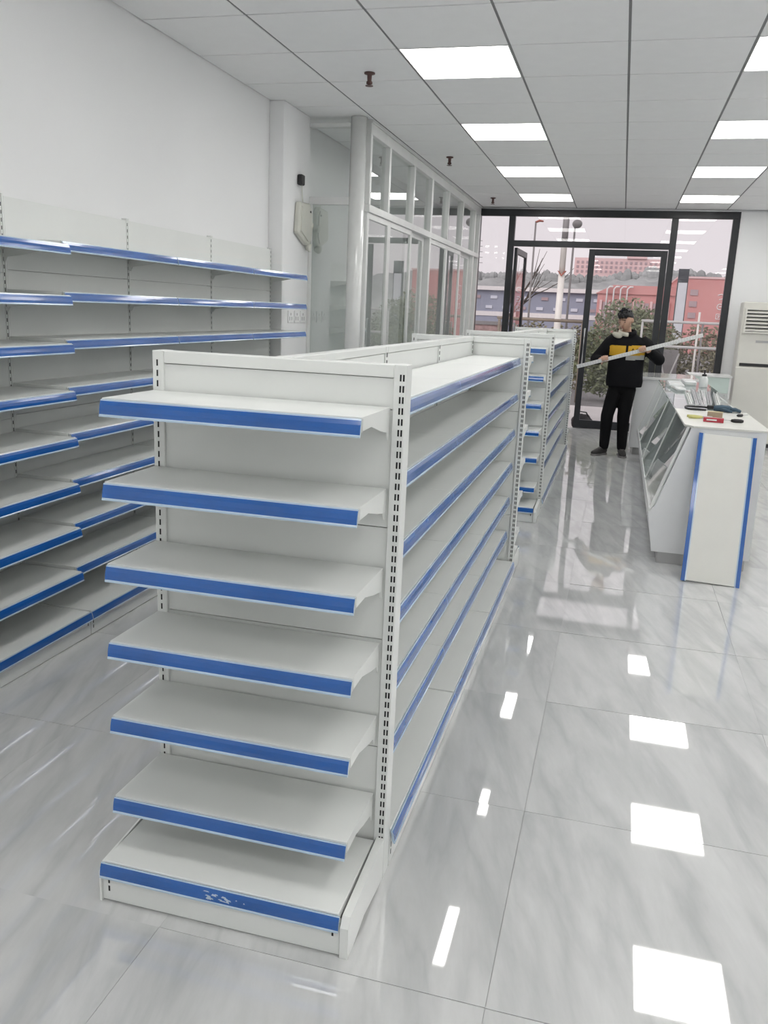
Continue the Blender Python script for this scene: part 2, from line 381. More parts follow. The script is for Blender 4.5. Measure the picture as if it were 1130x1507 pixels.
def add_base(root, x0, yoff, L, D, s=1, zt=0.118, foot=(True, True)):
    if s == 1: loc, rz = (x0, yoff, 0), 0
    else: loc, rz = (x0+L, -yoff, 0), PI
    k = ('deck', L, D)
    if k not in CACHE:
        CACHE[k] = MB().box(0.004, L-0.004, 0.002, D-0.004, zt-0.02, zt+0.004).mesh('base_deck', ['steel'], bevel=0.0015)
    dk = obj('base_deck', CACHE[k], root, loc, (0, 0, rz))
    obj('price_rail', rail_mesh(L, D), dk, (0, 0, zt))
    k = ('kick', L, D)
    if k not in CACHE:
        mb = MB().box(0.0, L, D-0.02, D-0.004, 0.003, zt-0.02); mb.box(0.016, 0.021, D-0.004, D-0.0033, 0.054, 0.07, 1)
        mb.box(L-0.021, L-0.016, D-0.004, D-0.0033, 0.054, 0.07, 1); mb.box(L-0.021, L-0.016, D-0.004, D-0.0033, 0.03, 0.046, 1)
        CACHE[k] = mb.mesh('kick_plate', ['steel', 'slot'])
    obj('kick_plate', CACHE[k], root, loc, (0, 0, rz))
FOOT = {}
def add_foot(root, x, yoff, D, s=1, w=0.022):
    k = (D, w)
    if k not in FOOT: FOOT[k] = MB().prism([(0, 0), (D*0.55, 0.02), (D-0.05, 0), (D-0.003, 0), (D-0.003, 0.088), (D-0.02, 0.112), (0, 0.132)], -w/2, w/2, 0).mesh('base_foot', ['steel'])
    obj('base_foot', FOOT[k], root, (x, yoff*s, 0), (0, 0, 0 if s == 1 else PI))

def end_unit(name, label, loc, rz, group):
    """single-sided unit 0.71 m wide: local +y is its front, y=0 the face of its posts"""
    L, H = 0.709, 1.467
    t = thing(name, label, 'shelving unit', loc, rz, group)
    for x in (0.0165, L-0.0165):
        p = obj('post', post_mesh(0.033, -0.058, 0, H), t, (x, 0, 0))
        obj('slot_row', slot_mesh(H, (-0.0015, -0.0095) if x < 0.1 else (0.002,)), p, (0, 0, 0), kind='stuff')
        q = obj('slot_row', slot_mesh(H, (0.002,) if x < 0.1 else (-0.0015, -0.0095)), p, (0, -0.058, 0), (0, 0, PI), kind='stuff')
    zs = [0.10, 0.41, 0.73, 1.043, 1.353]
    for a, b in zip(zs[:-1], zs[1:]): obj('back_panel', panel_mesh(L-0.066, -0.05, -0.008, b-a), t, (0.033, 0, a))
    obj('back_panel', panel_mesh(L-0.066, -0.05, -0.008, 0.08), t, (0.033, 0, 1.353))
    k = 'cap'
    if k not in CACHE: CACHE[k] = MB().box(0, L-0.066, -0.058, -0.001, 1.434, H-0.001).mesh('top_cap', ['steel'], bevel=0.002)
    obj('top_cap', CACHE[k], t, (0.033, 0, 0))
    for z in (1.355, 1.145, 0.93, 0.718, 0.504, 0.265): add_shelf(t, 0.039, 0.0015, z, 0.668, 0.247)
    add_base(t, 0.026, 0.0, 0.676, 0.328)
    add_foot(t, 0.012, 0.0, 0.335); add_foot(t, L-0.0035, 0.0, 0.335, w=0.006)
    return t
def gondola_run(name, label, loc, n, Lm, group):
    """double-sided run along local x"""
    H, h = 1.467, 0.022
    t = thing(name, label, 'shelving unit', loc, PI/2, group)
    for k in range(n+1):
        p = obj('post', post_mesh(0.03, -h, h, H), t, (min(max(k*Lm, 0.016), n*Lm-0.016), 0, 0))
        obj('slot_row', slot_mesh(H, (-0.005, 0.005)), p, (0, h, 0), kind='stuff'); obj('slot_row', slot_mesh(H, (-0.005, 0.005)), p, (0, -h, 0), (0, 0, PI), kind='stuff')
    zs = [0.10, 0.41, 0.73, 1.043, 1.353, 1.44]
    for k in range(n):
        for a, b in zip(zs[:-1], zs[1:]): obj('back_panel', panel_mesh(Lm-0.034, -h+0.006, h-0.006, b-a), t, (k*Lm+0.017, 0, a))
        c = ('rcap', Lm)
        if c not in CACHE: CACHE[c] = MB().box(0.017, Lm-0.017, -h, h, 1.441, H-0.001).mesh('top_cap', ['steel'], bevel=0.002)
        obj('top_cap', CACHE[c], t, (k*Lm, 0, 0))
        for s in (1, -1):
            for z in (1.355, 1.147, 0.936, 0.734, 0.520, 0.306): add_shelf(t, k*Lm+0.0015, h+0.001, z, Lm-0.003, 0.277, s)
            add_base(t, k*Lm+0.001, h, Lm-0.002, 0.337, s)
    for k in range(n+1):
        for s in (1, -1): add_foot(t, min(max(k*Lm, 0.012), n*Lm-0.012), h, 0.30 if 0 < k < n else 0.325, s, 0.016)
    return t
GI1, GI2 = 'first shelving island', 'second shelving island'
XRt = -0.506
EU = end_unit('end_shelving_unit', 'white end shelving unit with blue shelf edges and a scuffed strip on its base', (XRt, 2.085, 0), PI, GI1)
rnd = random.Random(2); mb = MB()
for k in range(16):
    x = 0.275+0.11*rnd.random(); w_ = rnd.uniform(.004, .018); z_ = 0.108-0.026*rnd.random(); h_ = rnd.uniform(.002, .006)
    y_ = 0.328+0.003+0.0075*min(1, (0.118-z_)/0.030)
    mb.prism([(x, z_), (x+w_, z_+h_*.3), (x+w_*.8, z_+h_), (x+w_*.2, z_+h_*.8)], y_-0.002, y_+0.0012, 1)
build('scuff_mark', mb, 'clear', EU, kind='stuff')
gondola_run('gondola_shelving', 'long double-sided white gondola with blue price rails, the one farther from the storefront', (-0.86, 2.146, 0), 3, 0.979, GI1)
end_unit('end_shelving_unit', 'white end shelving unit turned towards the window, closing the island farther from the storefront', (-1.215, 5.144, 0), 0, GI1)
end_unit('end_shelving_unit', 'white end shelving unit facing its twin across the gap between the two islands', (XRt, 6.98, 0), PI, GI2)
gondola_run('gondola_shelving', 'long double-sided white gondola with pale rails, the one nearer the storefront', (-0.86, 7.041, 0), 3, 1.09, GI2)
end_unit('end_shelving_unit', 'white end shelving unit facing the storefront glass, closing the island nearer the window', (-1.215, 10.37, 0), 0, GI2)

def wall_unit(label, y0, y1, D, dz, ncol, first):
    L = y1-y0; H = 2.03+dz
    t = thing('wall_shelving_unit', label, 'shelving unit', (-2.706, y1, 0), -PI/2, 'shelving along the left wall')
    # local x=0 is at y1, local x=L at y0
    for x in (0.006, L-0.006):
        p = obj('post', post_mesh(0.012, -0.032, -0.001, H), t, (x, 0, 0))
        if x < 0.1: obj('slot_row', slot_mesh(H, (0.0,), 0.0335), p, (0, -0.001, 0), kind='stuff')
    zs = [0.06+dz, 0.385+dz, 0.715+dz, 1.045+dz, 1.375+dz, 1.703+dz, 2.02+dz]
    for a, b in zip(zs[:-1], zs[1:]): obj('back_panel', panel_mesh(round(L-0.028, 4), -0.022, -0.003, round(b-a, 4)), t, (0.014, 0, a))
    for z in (1.83, 1.612, 1.402, 1.190, 0.977, 0.760, 0.548, 0.33): add_shelf(t, 0.002, 0.001, z+dz, round(L-0.004, 4), D)
    add_base(t, 0.001, 0.0, round(L-0.002, 4), 0.372)
    add_foot(t, 0.010, 0, 0.36, 1, 0.016); add_foot(t, L-0.010, 0, 0.36, 1, 0.016)
wall_unit('white wall shelving unit with the deepest blue-edged shelves, farthest from the glazed partition', 2.37, 3.388, 0.333, -0.015, 1, True)
wall_unit('white wall shelving unit with blue edges, third from the wall pillar', 3.392, 4.412, 0.296, 0, 1, False)
wall_unit('white wall shelving unit with blue edges, second from the wall pillar', 4.416, 5.436, 0.296, 0, 1, False)
wall_unit('white wall shelving unit with blue edges, right against the wall pillar', 5.44, 6.46, 0.296, 0, 1, False)

# ------------------------------------------------------------------ glass counters
def counter_unit(label, y0, y1, board_top, near_end=False):
    t = thing('display_counter', label, 'counter', (0.65, (y0+y1)/2, 0), 0, 'glass display counters in a row')
    ox, oy = -0.65, -(y0+y1)/2
    def P(name, mb, mats, bev=0, smooth=False): return build(name, mb, mats, t, (ox, oy, 0), bevel=bev, smooth=smooth)
    P('kick_plate', B(0.385, 0.94, y0+0.01, y1-0.01, 0.0, 0.08), 'kick')
    P('base_cabinet', MB().prism([(0.345, 0.08), (0.297, 0.345), (0.31, 0.36), (0.955, 0.36), (0.955, 0.08)], y0+0.018, y1-0.018, 1), 'cwhite')
    prof = [(0.343, 0.078), (0.296, 0.347), (0.335, 0.40), (0.505, 0.934), (0.965, 0.934), (0.965, 0.078)]
    P('end_panel', MB().prism(prof, y0, y0+0.018, 1), 'cwhite'); P('end_panel', MB().prism(prof, y1-0.018, y1, 1), 'cwhite')
    dx, dz = 0.478-0.294, 0.934-0.352
    def on(u, off=0): return (0.294+dx*u-off*0.95, 0.352+dz*u+off*0.3)
    a, b = on(0), on(1)
    P('front_glass', MB().prism([a, b, (b[0]+0.006, b[1]), (a[0]+0.006, a[1])], y0+0.012, y1-0.012, 1), 'cglass')
    for yy in (y0, y1-0.016):
        P('glass_frame_strip', MB().prism([(a[0]-0.004, a[1]), (b[0]-0.004, b[1]), (b[0]+0.014, b[1]), (a[0]+0.014, a[1])], yy, yy+0.016, 1), 'whitealu')
    P('glass_frame_rail', MB().prism([(a[0]-0.006, a[1]-0.012), (a[0]+0.02, a[1]-0.008), (a[0]+0.024, a[1]+0.02), (a[0]+0.002, a[1]+0.02)], y0+0.016, y1-0.016, 1), 'whitealu')
    P('glass_shelf', B(0.47, 0.93, y0+0.02, y1-0.02, 0.62, 0.628), ['cglass']); P('glass_shelf', B(0.53, 0.93, y0+0.02, y1-0.02, 0.79, 0.798), ['cglass'])
    P('back_panel', B(0.945, 0.963, y0+0.018, y1-0.018, 0.36, 0.93), 'cwhite')
    if board_top:
        P('counter_top', MB().prism([(0.515, y0-0.012), (0.985, y0-0.012), (0.985, y1-0.003), (0.462, y1-0.003), (0.462, y0+0.06)], 0.935, 0.947, 2), 'ctop')
    else:
        P('counter_top', B(0.462, 0.985, y0+0.003, y1-0.003, 0.935, 0.945), 'cglass'); P('glass_edge', B(0.459, 0.462, y0+0.003, y1-0.003, 0.935, 0.945), 'gedge')
ys_ = [5.87, 7.02, 8.13, 9.24, 10.35]
counter_unit('glass fronted display counter with a cream board top, beside the leaning shelf', ys_[0], ys_[1], True)
counter_unit('glass fronted display counter under the metal strips, next to the board-topped one', ys_[1]+.004, ys_[2], False)
counter_unit('glass fronted display counter between the one under metal strips and the last one', ys_[2]+.004, ys_[3], False)
counter_unit('glass fronted display counter at the storefront end of the row', ys_[3]+.004, ys_[4], False)
# white counter beside the person
t = thing('cashier_counter', 'plain white counter with a broad white top, beside the standing person', 'counter', (0.56, 11.2, 0))
def PT(name, mb, mats, bev=0): return build(name, mb, mats, t, (-0.56, -11.2, 0), bevel=bev)
PT('kick_plate', B(0.27, 0.90, 10.79, 11.6, 0, 0.09), 'kick')
PT('body', B(0.225, 0.92, 10.745, 11.65, 0.09, 0.915), 'cwhite', 0.003)
PT('counter_top', B(0.205, 0.94, 10.715, 11.68, 0.915, 0.95), 'pipe', 0.004)
# glass cabinet by the window
t = thing('glass_cabinet', 'white framed low glass cabinet standing in front of the window', 'cabinet', (1.18, 12.2, 0))
def PT(name, mb, mats, bev=0): return build(name, mb, mats, t, (-1.18, -12.2, 0), bevel=bev)
PT('base', B(0.92, 1.44, 11.96, 12.44, 0, 0.42), 'cwhite')
for x in (0.92, 1.415):
    for y in (11.96, 12.415): PT('corner_post', B(x, x+0.025, y, y+0.025, 0.42, 0.92), 'whitealu')
PT('top_frame', B(0.91, 1.45, 11.95, 12.45, 0.92, 0.945), 'whitealu', 0.003)
PT('front_panel', B(0.945, 1.415, 11.965, 11.972, 0.72, 0.92), 'gedge'); PT('back_panel', B(0.945, 1.415, 12.42, 12.43, 0.42, 0.92), 'cwhite')
PT('inner_shelf', B(0.945, 1.415, 11.98, 12.42, 0.70, 0.712), 'cwhite')
PT('front_glass', B(0.945, 1.415, 11.968, 11.974, 0.42, 0.70), 'cglass')
# leaning shelf against the counter end
t = thing('loose_shelf', 'white shelf with a blue rail on both long sides, leaning on the counter end', 'shelf', (0.695, 5.485, 0.003))
t.rotation_euler = (-0.372, 0.028, -0.02)
def PT(name, mb, mats, bev=0): return build(name, mb, mats, t, bevel=bev)
HH = 0.965
PT('board', B(-0.145, 0.145, 0.0, 0.026, 0.006, HH), 'ctop', 0.002)
for s in (-1, 1):
    x = s*0.148
    mb = MB().prism([(x, 0.03), (x+s*0.004, 0.0), (x+s*0.026, -0.004), (x+s*0.028, 0.004), (x+s*0.008, 0.03)], 0.0, HH+0.004, 2)
    PT('price_rail', mb, 'blue'); PT('clear_lip', B(min(x-s*0.004, x+s*0.003), max(x-s*0.004, x+s*0.003), -0.002, 0.03, 0.0, HH+0.004), 'clear')

# things lying on the counters
ZT = 0.946
def strip(x0, y0, x1, y1, label, z=ZT, w=0.034, m='steel'):
    d = Vector((x1-x0, y1-y0, 0)); L = d.length
    o = thing('slotted_strip', label, 'metal strip', ((x0+x1)/2, (y0+y1)/2, z), math.atan2(d.y, d.x), 'metal strips on the counter')
    build('channel', MB().prism([(-w/2, 0), (w/2, 0), (w/2, 0.022), (w/2-0.003, 0.022), (w/2-0.003, 0.003), (-w/2+0.003, 0.003), (-w/2+0.003, 0.022), (-w/2, 0.022)], -L/2, L/2, 0), m, o)
    mb = MB(); k = -L/2+0.05
    while k < L/2-0.03: mb.box(k, k+0.02, -0.004, 0.004, 0.003, 0.0036); k += 0.05
    build('slot_row', mb, 'slot', o, kind='stuff')
strip(0.610, 7.47, 0.655, 8.62, 'short white metal channel at the glass front edge of the counter')
strip(0.662, 7.50, 0.745, 9.12, 'long white metal channel second from the glass front edge', m='alu')
strip(0.712, 7.48, 0.815, 9.10, 'bright metal channel in the middle of the strips on the counter', m='pipe')
strip(0.765, 7.52, 0.875, 8.98, 'metal channel lying fourth from the glass front edge', m='alu')
strip(0.835, 7.56, 0.925, 8.78, 'metal channel lying farthest from the glass front edge')
M['tool_blue'] = mat('blue_grey_fabric', (0.05, 0.09, 0.13), 0.8); M['red'] = mat('red_plastic', (0.42, 0.03, 0.05), 0.35)
M['yel'] = mat('pale_yellow_plastic', (0.62, 0.60, 0.22), 0.4); M['paper'] = mat('crumpled_clear_film', (0.74, 0.76, 0.76), 0.25); M['wood'] = mat('brown_card', (0.36, 0.28, 0.20), 0.7)
def blob(name, label, cat, loc, r, m, sq=0.35, seed=0, amp=0.25):
    bm = bmesh.new(); bmesh.ops.create_icosphere(bm, subdivisions=3, radius=1)
    for v in bm.verts:
        n = 1+amp*noise.noise(v.co*1.7+Vector((seed, 3*seed, 0)))
        v.co = Vector((v.co.x*r[0]*n, v.co.y*r[1]*n, max(v.co.z*r[2]*n, -r[2]*0.6)))
    zmin = min(v.co.z for v in bm.verts)
    for v in bm.verts: v.co.z -= zmin
    me = bpy.data.meshes.new(name); bm.to_mesh(me); bm.free(); me.materials.append(M[m])
    for p in me.polygons: p.use_smooth = True
    return tag(obj(name, me, None, loc), label, cat)
t = thing('work_glove', 'dark blue crumpled work glove on the cream counter top', 'glove', (0.815, 6.98, ZT+0.001))
mb = MB().tube([(-0.07, 0.02, 0.022), (-0.02, 0.01, 0.026), (0.035, 0.0, 0.025), (0.06, -0.01, 0.018)], [(0.04, 0.02), (0.048, 0.025), (0.05, 0.024), (0.03, 0.015)], 12); build('palm', mb, 'tool_blue', t, smooth=True)
for k in range(4): build('finger', MB().tube([(0.045, -0.032+0.02*k, 0.02), (0.085, -0.045+0.026*k, 0.022), (0.115+0.006*(k % 2), -0.055+0.03*k, 0.012)], [0.012, 0.012, 0.008], 8), 'tool_blue', t, smooth=True)
build('thumb', MB().tube([(-0.02, -0.03, 0.02), (0.015, -0.065, 0.018), (0.05, -0.085, 0.011)], [0.013, 0.012, 0.008], 8), 'tool_blue', t, smooth=True)
t = thing('cable_loop', 'black curved cable loop with a plug on the counter', 'cable', (0.65, 7.06, ZT+0.001))
build('cable', MB().tube([(0.10*math.cos(a)*0.9-0.02, 0.14*math.sin(a), 0.009+0.002*math.sin(3*a)) for a in [0.5+i*0.3 for i in range(17)]], 0.008, 8), 'dark', t, smooth=True)
build('plug', MB().box(0.055, 0.105, 0.05, 0.085, 0.0, 0.03), 'dark', t, bevel=0.006)
t = thing('pliers', 'pair of pliers with pale yellow handles beside the red box', 'pliers', (0.60, 6.36, ZT+0.001), 0.1)
build('handle', MB().tube([(-0.09, 0.035, 0.012), (-0.04, 0.03, 0.012), (0.01, 0.006, 0.012)], [0.009, 0.01, 0.008], 8), 'yel', t, smooth=True)
build('handle', MB().tube([(-0.09, -0.035, 0.012), (-0.04, -0.03, 0.012), (0.01, -0.006, 0.012)], [0.009, 0.01, 0.008], 8), 'yel', t, smooth=True)
build('jaw', MB().prism([(0.005, -0.014), (0.03, -0.016), (0.075, -0.005), (0.075, 0.005), (0.03, 0.016), (0.005, 0.014)], 0.004, 0.02, 2), 'alu', t)
t = thing('tape_box', 'small brown card box behind the red box on the counter', 'box', (0.70, 6.46, ZT+0.001), -0.15)
build('carton', B(-0.05, 0.05, -0.04, 0.04, 0, 0.045), 'wood', t, bevel=0.002); build('tape', B(-0.0505, 0.0505, -0.012, 0.012, 0.0, 0.0457), 'yel', t)
t = thing('red_box', 'small flat red box with white print beside the screwdriver', 'box', (0.665, 6.19, ZT+0.001), -0.08)
build('carton', B(-0.065, 0.065, -0.028, 0.028, 0, 0.03), 'red', t, bevel=0.002); build('print_band', B(-0.045, 0.02, -0.0285, -0.0275, 0.012, 0.021), 'paper', t)
t = thing('screwdriver', 'screwdriver with a thick black handle at the counter edge', 'screwdriver', (0.79, 6.25, ZT+0.014), -0.05)
build('handle', MB().tube([(-0.005, 0, 0), (0.015, 0, 0), (0.06, 0, 0), (0.075, 0, 0)], [0.009, 0.0135, 0.013, 0.008], 10), 'dark', t, smooth=True)
build('shaft', MB().tube([(-0.055, 0, 0), (-0.004, 0, 0)], 0.0035, 8), 'alu', t, smooth=True)
t = thing('screwdriver', 'thin dark screwdriver lying near the back edge of the counter', 'screwdriver', (0.91, 6.70, ZT+0.011), 0.9)
build('handle', MB().tube([(-0.06, 0, 0), (-0.045, 0, 0), (0.0, 0, 0), (0.005, 0, 0)], [0.006, 0.0105, 0.0105, 0.006], 10), 'dark', t, smooth=True)
build('shaft', MB().tube([(0.004, 0, 0), (0.08, 0, 0)], 0.003, 8), 'alu', t, smooth=True)
t = thing('pump_bottle', 'white bottle with a black pump cap on the far glass counter', 'bottle', (0.88, 9.55, ZT+0.001))
build('bottle_body', MB().lathe([(0, 0), (0.042, 0), (0.045, 0.01), (0.045, 0.085), (0.03, 0.11), (0.016, 0.118), (0, 0.118)], 18), 'paper', t, smooth=True)
build('pump_cap', MB().lathe([(0, 0.116), (0.024, 0.116), (0.024, 0.135), (0.007, 0.14), (0.007, 0.168), (0.013, 0.17), (0.013, 0.178), (0, 0.178)], 14), 'dark', t)
build('nozzle', MB().tube([(0, 0, 0.174), (-0.045, 0, 0.170)], 0.005, 8), 'dark', t)
for i, (x, y, wd, dp, h) in enumerate(((0.60, 9.55, 0.16, 0.5, 0.035), (0.755, 9.85, 0.12, 0.40, 0.05), (0.60, 8.95, 0.10, 0.36, 0.03))):
    t = thing('film_pack', ['flat pack in crumpled clear film at the end of the glass counter', 'thick film-wrapped pack beside the pump bottle', 'narrow film-wrapped pack behind the metal strips'][i], 'pack', (x, y, ZT+0.001), 0.05*i, 'film packs on the counter')
    build('wrap', B(-wd/2, wd/2, -dp/2, dp/2, 0, h), 'paper', t, bevel=0.012); build('seam', B(-wd/2+0.01, wd/2-0.01, -0.006, 0.006, h-0.001, h+0.004), 'paper', t)

# ------------------------------------------------------------------ air conditioner
t = thing('floor_air_conditioner', 'tall ivory floor-standing air conditioner with louvred outlet by the front wall', 'air conditioner', (1.80, 12.52, 0))
def PT(name, mb, mats, bev=0): return build(name, mb, mats, t, (-1.80, -12.52, 0), bevel=bev)
PT('base', B(1.53, 2.08, 12.36, 12.70, 0, 0.05), 'dark')
PT('body', B(1.515, 2.095, 12.35, 12.71, 0.05, 1.90), 'ac', 0.012)
PT('lower_panel', B(1.512, 2.098, 12.325, 12.35, 0.06, 1.055), 'ac', 0.008)
PT('intake_slot', B(1.555, 2.06, 12.343, 12.352, 1.068, 1.108), 'dark')
PT('outlet_recess', B(1.565, 2.045, 12.344, 12.352, 1.52, 1.80), 'dark')
for k in range(6): PT('louvre', MB().prism([(12.315, 1.555+0.046*k-0.028), (12.348, 1.555+0.046*k-0.012), (12.348, 1.555+0.046*k+0.006), (12.315, 1.555+0.046*k-0.010)], 1.565, 2.045, 0), 'ac')
PT('outlet_frame', MB().box(1.545, 1.565, 12.315, 12.352, 1.50, 1.82).box(2.045, 2.065, 12.315, 12.352, 1.50, 1.82).box(1.565, 2.045, 12.315, 12.352, 1.80, 1.82).box(1.565, 2.045, 12.315, 12.352, 1.50, 1.52), 'ac')
PT('display', B(1.72, 1.89, 12.346, 12.352, 1.38, 1.41), 'kick')

# ------------------------------------------------------------------ things on the pillar
t = thing('emergency_light', 'aged white emergency light box hung on the wall pillar', 'emergency light', (-2.62, 6.86, 2.10))
def PT(name, mb, mats, bev=0, smooth=False): return build(name, mb, mats, t, (2.62, -6.86, -2.10), bevel=bev, smooth=smooth)
PT('housing', MB().prism([(6.73, 2.41), (6.96, 2.42), (7.00, 2.36), (7.02, 2.16), (6.965, 2.09), (6.90, 2.09), (6.70, 2.17)], -2.619, -2.572, 0), 'emer', 0.01)
PT('front_cover', MB().prism([(6.76, 2.38), (6.95, 2.39), (6.985, 2.34), (6.99, 2.18), (6.95, 2.12), (6.90, 2.12), (6.74, 2.19)], -2.573, -2.563, 0), 'emer')
for y, z in ((6.985, 2.24), (6.95, 2.075)): PT('lamp_head', MB().tube([(-2.600, y, z), (-2.585, y+0.01, z), (-2.565, y+0.02, z-0.005)], [0.022, 0.03, 0.034], 14), 'emer', 0, True)
PT('indicator', B(-2.5635, -2.560, 6.93, 6.955, 2.345, 2.36), 'dark')
PT('cord', MB().tube([(-2.60, 6.86, 2.412), (-2.603, 6.845, 2.48), (-2.600, 6.825, 2.545)], 0.004, 6), 'emer', 0, True)
PT('plug', MB().box(-2.619, -2.575, 6.765, 6.835, 2.54, 2.62), 'dark', 0.008)
for y, lb in ((6.66, 'nearest the wall shelving'), (6.80, 'in the middle of three'), (6.94, 'nearest the glazed partition')):
    t = thing('wall_socket', 'white wall socket plate on the pillar, '+lb, 'socket', (-2.62, y, 1.46), 0, 'socket plates on the pillar')
    build('plate', B(0.0005, 0.009, -0.05, 0.05, 0, 0.10), 'wall', t, bevel=0.003)
    build('socket_holes', MB().box(0.009, 0.0095, -0.025, -0.018, 0.02, 0.05).box(0.009, 0.0095, 0.018, 0.025, 0.02, 0.05).box(0.009, 0.0095, -0.004, 0.004, 0.06, 0.08), 'dark', t)

# ------------------------------------------------------------------ the person
def sphere_pts(c, r, n=16, m=10, fn=None):
    rings = []
    for j in range(m+1):
        ph = -PI/2+PI*(0.02+0.96*j/m); rg = []
        for i in range(n):
            th = 2*PI*i/n; p = Vector((math.cos(ph)*math.cos(th)*r[0], math.cos(ph)*math.sin(th)*r[1], math.sin(ph)*r[2]))
            if fn: p = fn(p)
            rg.append(Vector(c)+p)
        rings.append(rg)
    return rings
def flat_rings(rows, n=18, e=2.4):
    out = []
    for cx, cy, z, rx, ry in rows:
        r = []
        for i in range(n):
            a = 2*PI*i/n; ca, sa = math.cos(a), math.sin(a)
            r.append((cx+rx*math.copysign(abs(ca)**(2/e), ca), cy+ry*math.copysign(abs(sa)**(2/e), sa), z))
        out.append(r)
    return out
def remeshed(name, mb, mats, voxel, smooth=4, parent=None, loc=(0, 0, 0), picker=None):
    o = bpy.data.objects.new('tmp', mb.mesh('tmp', mats[:1])); COL.objects.link(o)
    r = o.modifiers.new('r', 'REMESH'); r.mode = 'VOXEL'; r.voxel_size = voxel
    if smooth: s = o.modifiers.new('s', 'SMOOTH'); s.iterations = smooth; s.factor = 0.5
    dg = bpy.context.evaluated_depsgraph_get(); dg.update()
    me = bpy.data.meshes.new_from_object(o.evaluated_get(dg)); me.name = name
    bpy.data.objects.remove(o)
    me.materials.clear()
    for k in mats: me.materials.append(M[k])
    for p in me.polygons:
        p.use_smooth = True; p.material_index = picker(p.center, p.normal) if picker else 0
    return obj(name, me, parent, loc)
M['skin'] = mat('skin', (0.52, 0.32, 0.23), 0.5); M['hair'] = mat('black_hair', (0.008, 0.008, 0.010), 0.45, bump=0.5, bscale=90)
M['jblack'] = mat('black_jacket_cloth', (0.007, 0.007, 0.009), 0.85, bump=0.3, bscale=25, spec=0.2); M['jyel'] = mat('yellow_cloth', (0.62, 0.36, 0.02), 0.7, bump=0.2, bscale=25)
M['jgrey'] = mat('light_grey_cloth', (0.42, 0.42, 0.40), 0.7); M['fleece'] = mat('cream_fleece', (0.58, 0.56, 0.48), 0.9, bump=0.5, bscale=80)
M['trouser'] = mat('black_trousers', (0.006, 0.006, 0.007), 0.85, bump=0.3, bscale=18, spec=0.2); M['shoe'] = mat('dark_shoe', (0.03, 0.028, 0.028), 0.6, var=0.3)
M['sole'] = mat('grey_sole', (0.22, 0.21, 0.21), 0.6); M['lip'] = mat('lip', (0.38, 0.16, 0.14), 0.5)
PX, PYY = 0.05, 10.52
man = thing('person', 'person in a black jacket with yellow chest band and black trousers, holding a metal post', 'person', (PX, PYY, 0))
OFF = (-PX, -PYY, 0)
RA, RB = Vector((-0.463, 10.30, 1.046)), Vector((0.881, 10.30, 1.472)); RD = (RB-RA).normalized(); RN = Vector((-RD.z, 0, RD.x))
def railp(x): return RA+(RB-RA)*((x-RA.x)/(RB.x-RA.x))
HL, HR = railp(-0.152), railp(0.252)
mb = MB()
# trunk, neck, limbs
mb.loft(flat_rings([(0.07, 10.54, 0.80, 0.13, 0.09), (0.075, 10.54, 0.95, 0.135, 0.085), (0.08, 10.53, 1.12, 0.135, 0.085), (0.085, 10.53, 1.28, 0.16, 0.095), (0.085, 10.53, 1.38, 0.14, 0.08), (0.07, 10.52, 1.43, 0.07, 0.06), (0.058, 10.50, 1.47, 0.052, 0.055), (0.045, 10.47, 1.56, 0.05, 0.055)]))
SHL, ELL, WRL = Vector((-0.075, 10.53, 1.365)), Vector((-0.262, 10.50, 1.135)), HL+Vector((-0.045, 0.058, -0.012))
SHR, ELR, WRR = Vector((0.245, 10.53, 1.355)), Vector((0.452, 10.50, 1.165)), HR+Vector((0.055, 0.058, 0.010))
for S_, E_, W_ in ((SHL, ELL, WRL), (SHR, ELR, WRR)):
    mb.tube([S_, S_.lerp(E_, 0.5), E_], [0.055, 0.048, 0.042], 12); mb.tube([E_, E_.lerp(W_, 0.4), W_], [0.042, 0.04, 0.027], 12)
AL, KL, PLg = Vector((-0.068, 10.55, 0.09)), Vector((-0.066, 10.52, 0.48)), Vector((0.0, 10.54, 0.84))
AR, KR, PRg = Vector((0.138, 10.57, 0.09)), Vector((0.122, 10.53, 0.48)), Vector((0.145, 10.54, 0.84))
for A_, K_, P_ in ((AL, KL, PLg), (AR, KR, PRg)):
    mb.tube([P_, K_, A_+Vector((0, 0, 0.14)), A_], [0.075, 0.052, 0.05, 0.036], 12)
# hands closed round the post
def hand(C, sgn, W_):
    back = Vector((0, 1, 0))
    mb.tube([W_, C+back*0.046+RN*0.002], [(0.03, 0.022), (0.042, 0.024)], 12)
    mb.loft(sphere_pts(C+back*0.042, (0.048, 0.019, 0.034), 14, 8))
    for k in range(4):
        o = RD*(0.021*(k-1.5)*sgn); ln = [0.9, 1.0, 0.97, 0.8][k]
        mb.tube([C+o+back*0.042+RN*0.012, C+o+back*0.026+RN*0.040*ln, C+o-back*0.010+RN*0.041*ln, C+o-back*0.033+RN*0.022, C+o-back*0.034-RN*0.016*ln], [0.0105, 0.0105, 0.0098, 0.0092, 0.0078], 8)
    o = -RD*0.045*sgn
    mb.tube([C+o*0.5+back*0.045-RN*0.008, C+o+back*0.034-RN*0.034, C+o*1.05-back*0.005-RN*0.040, C+o*0.95-back*0.028-RN*0.026], [0.014, 0.0125, 0.011, 0.009], 8)
hand(HL, 1, WRL); hand(HR, -1, WRR)
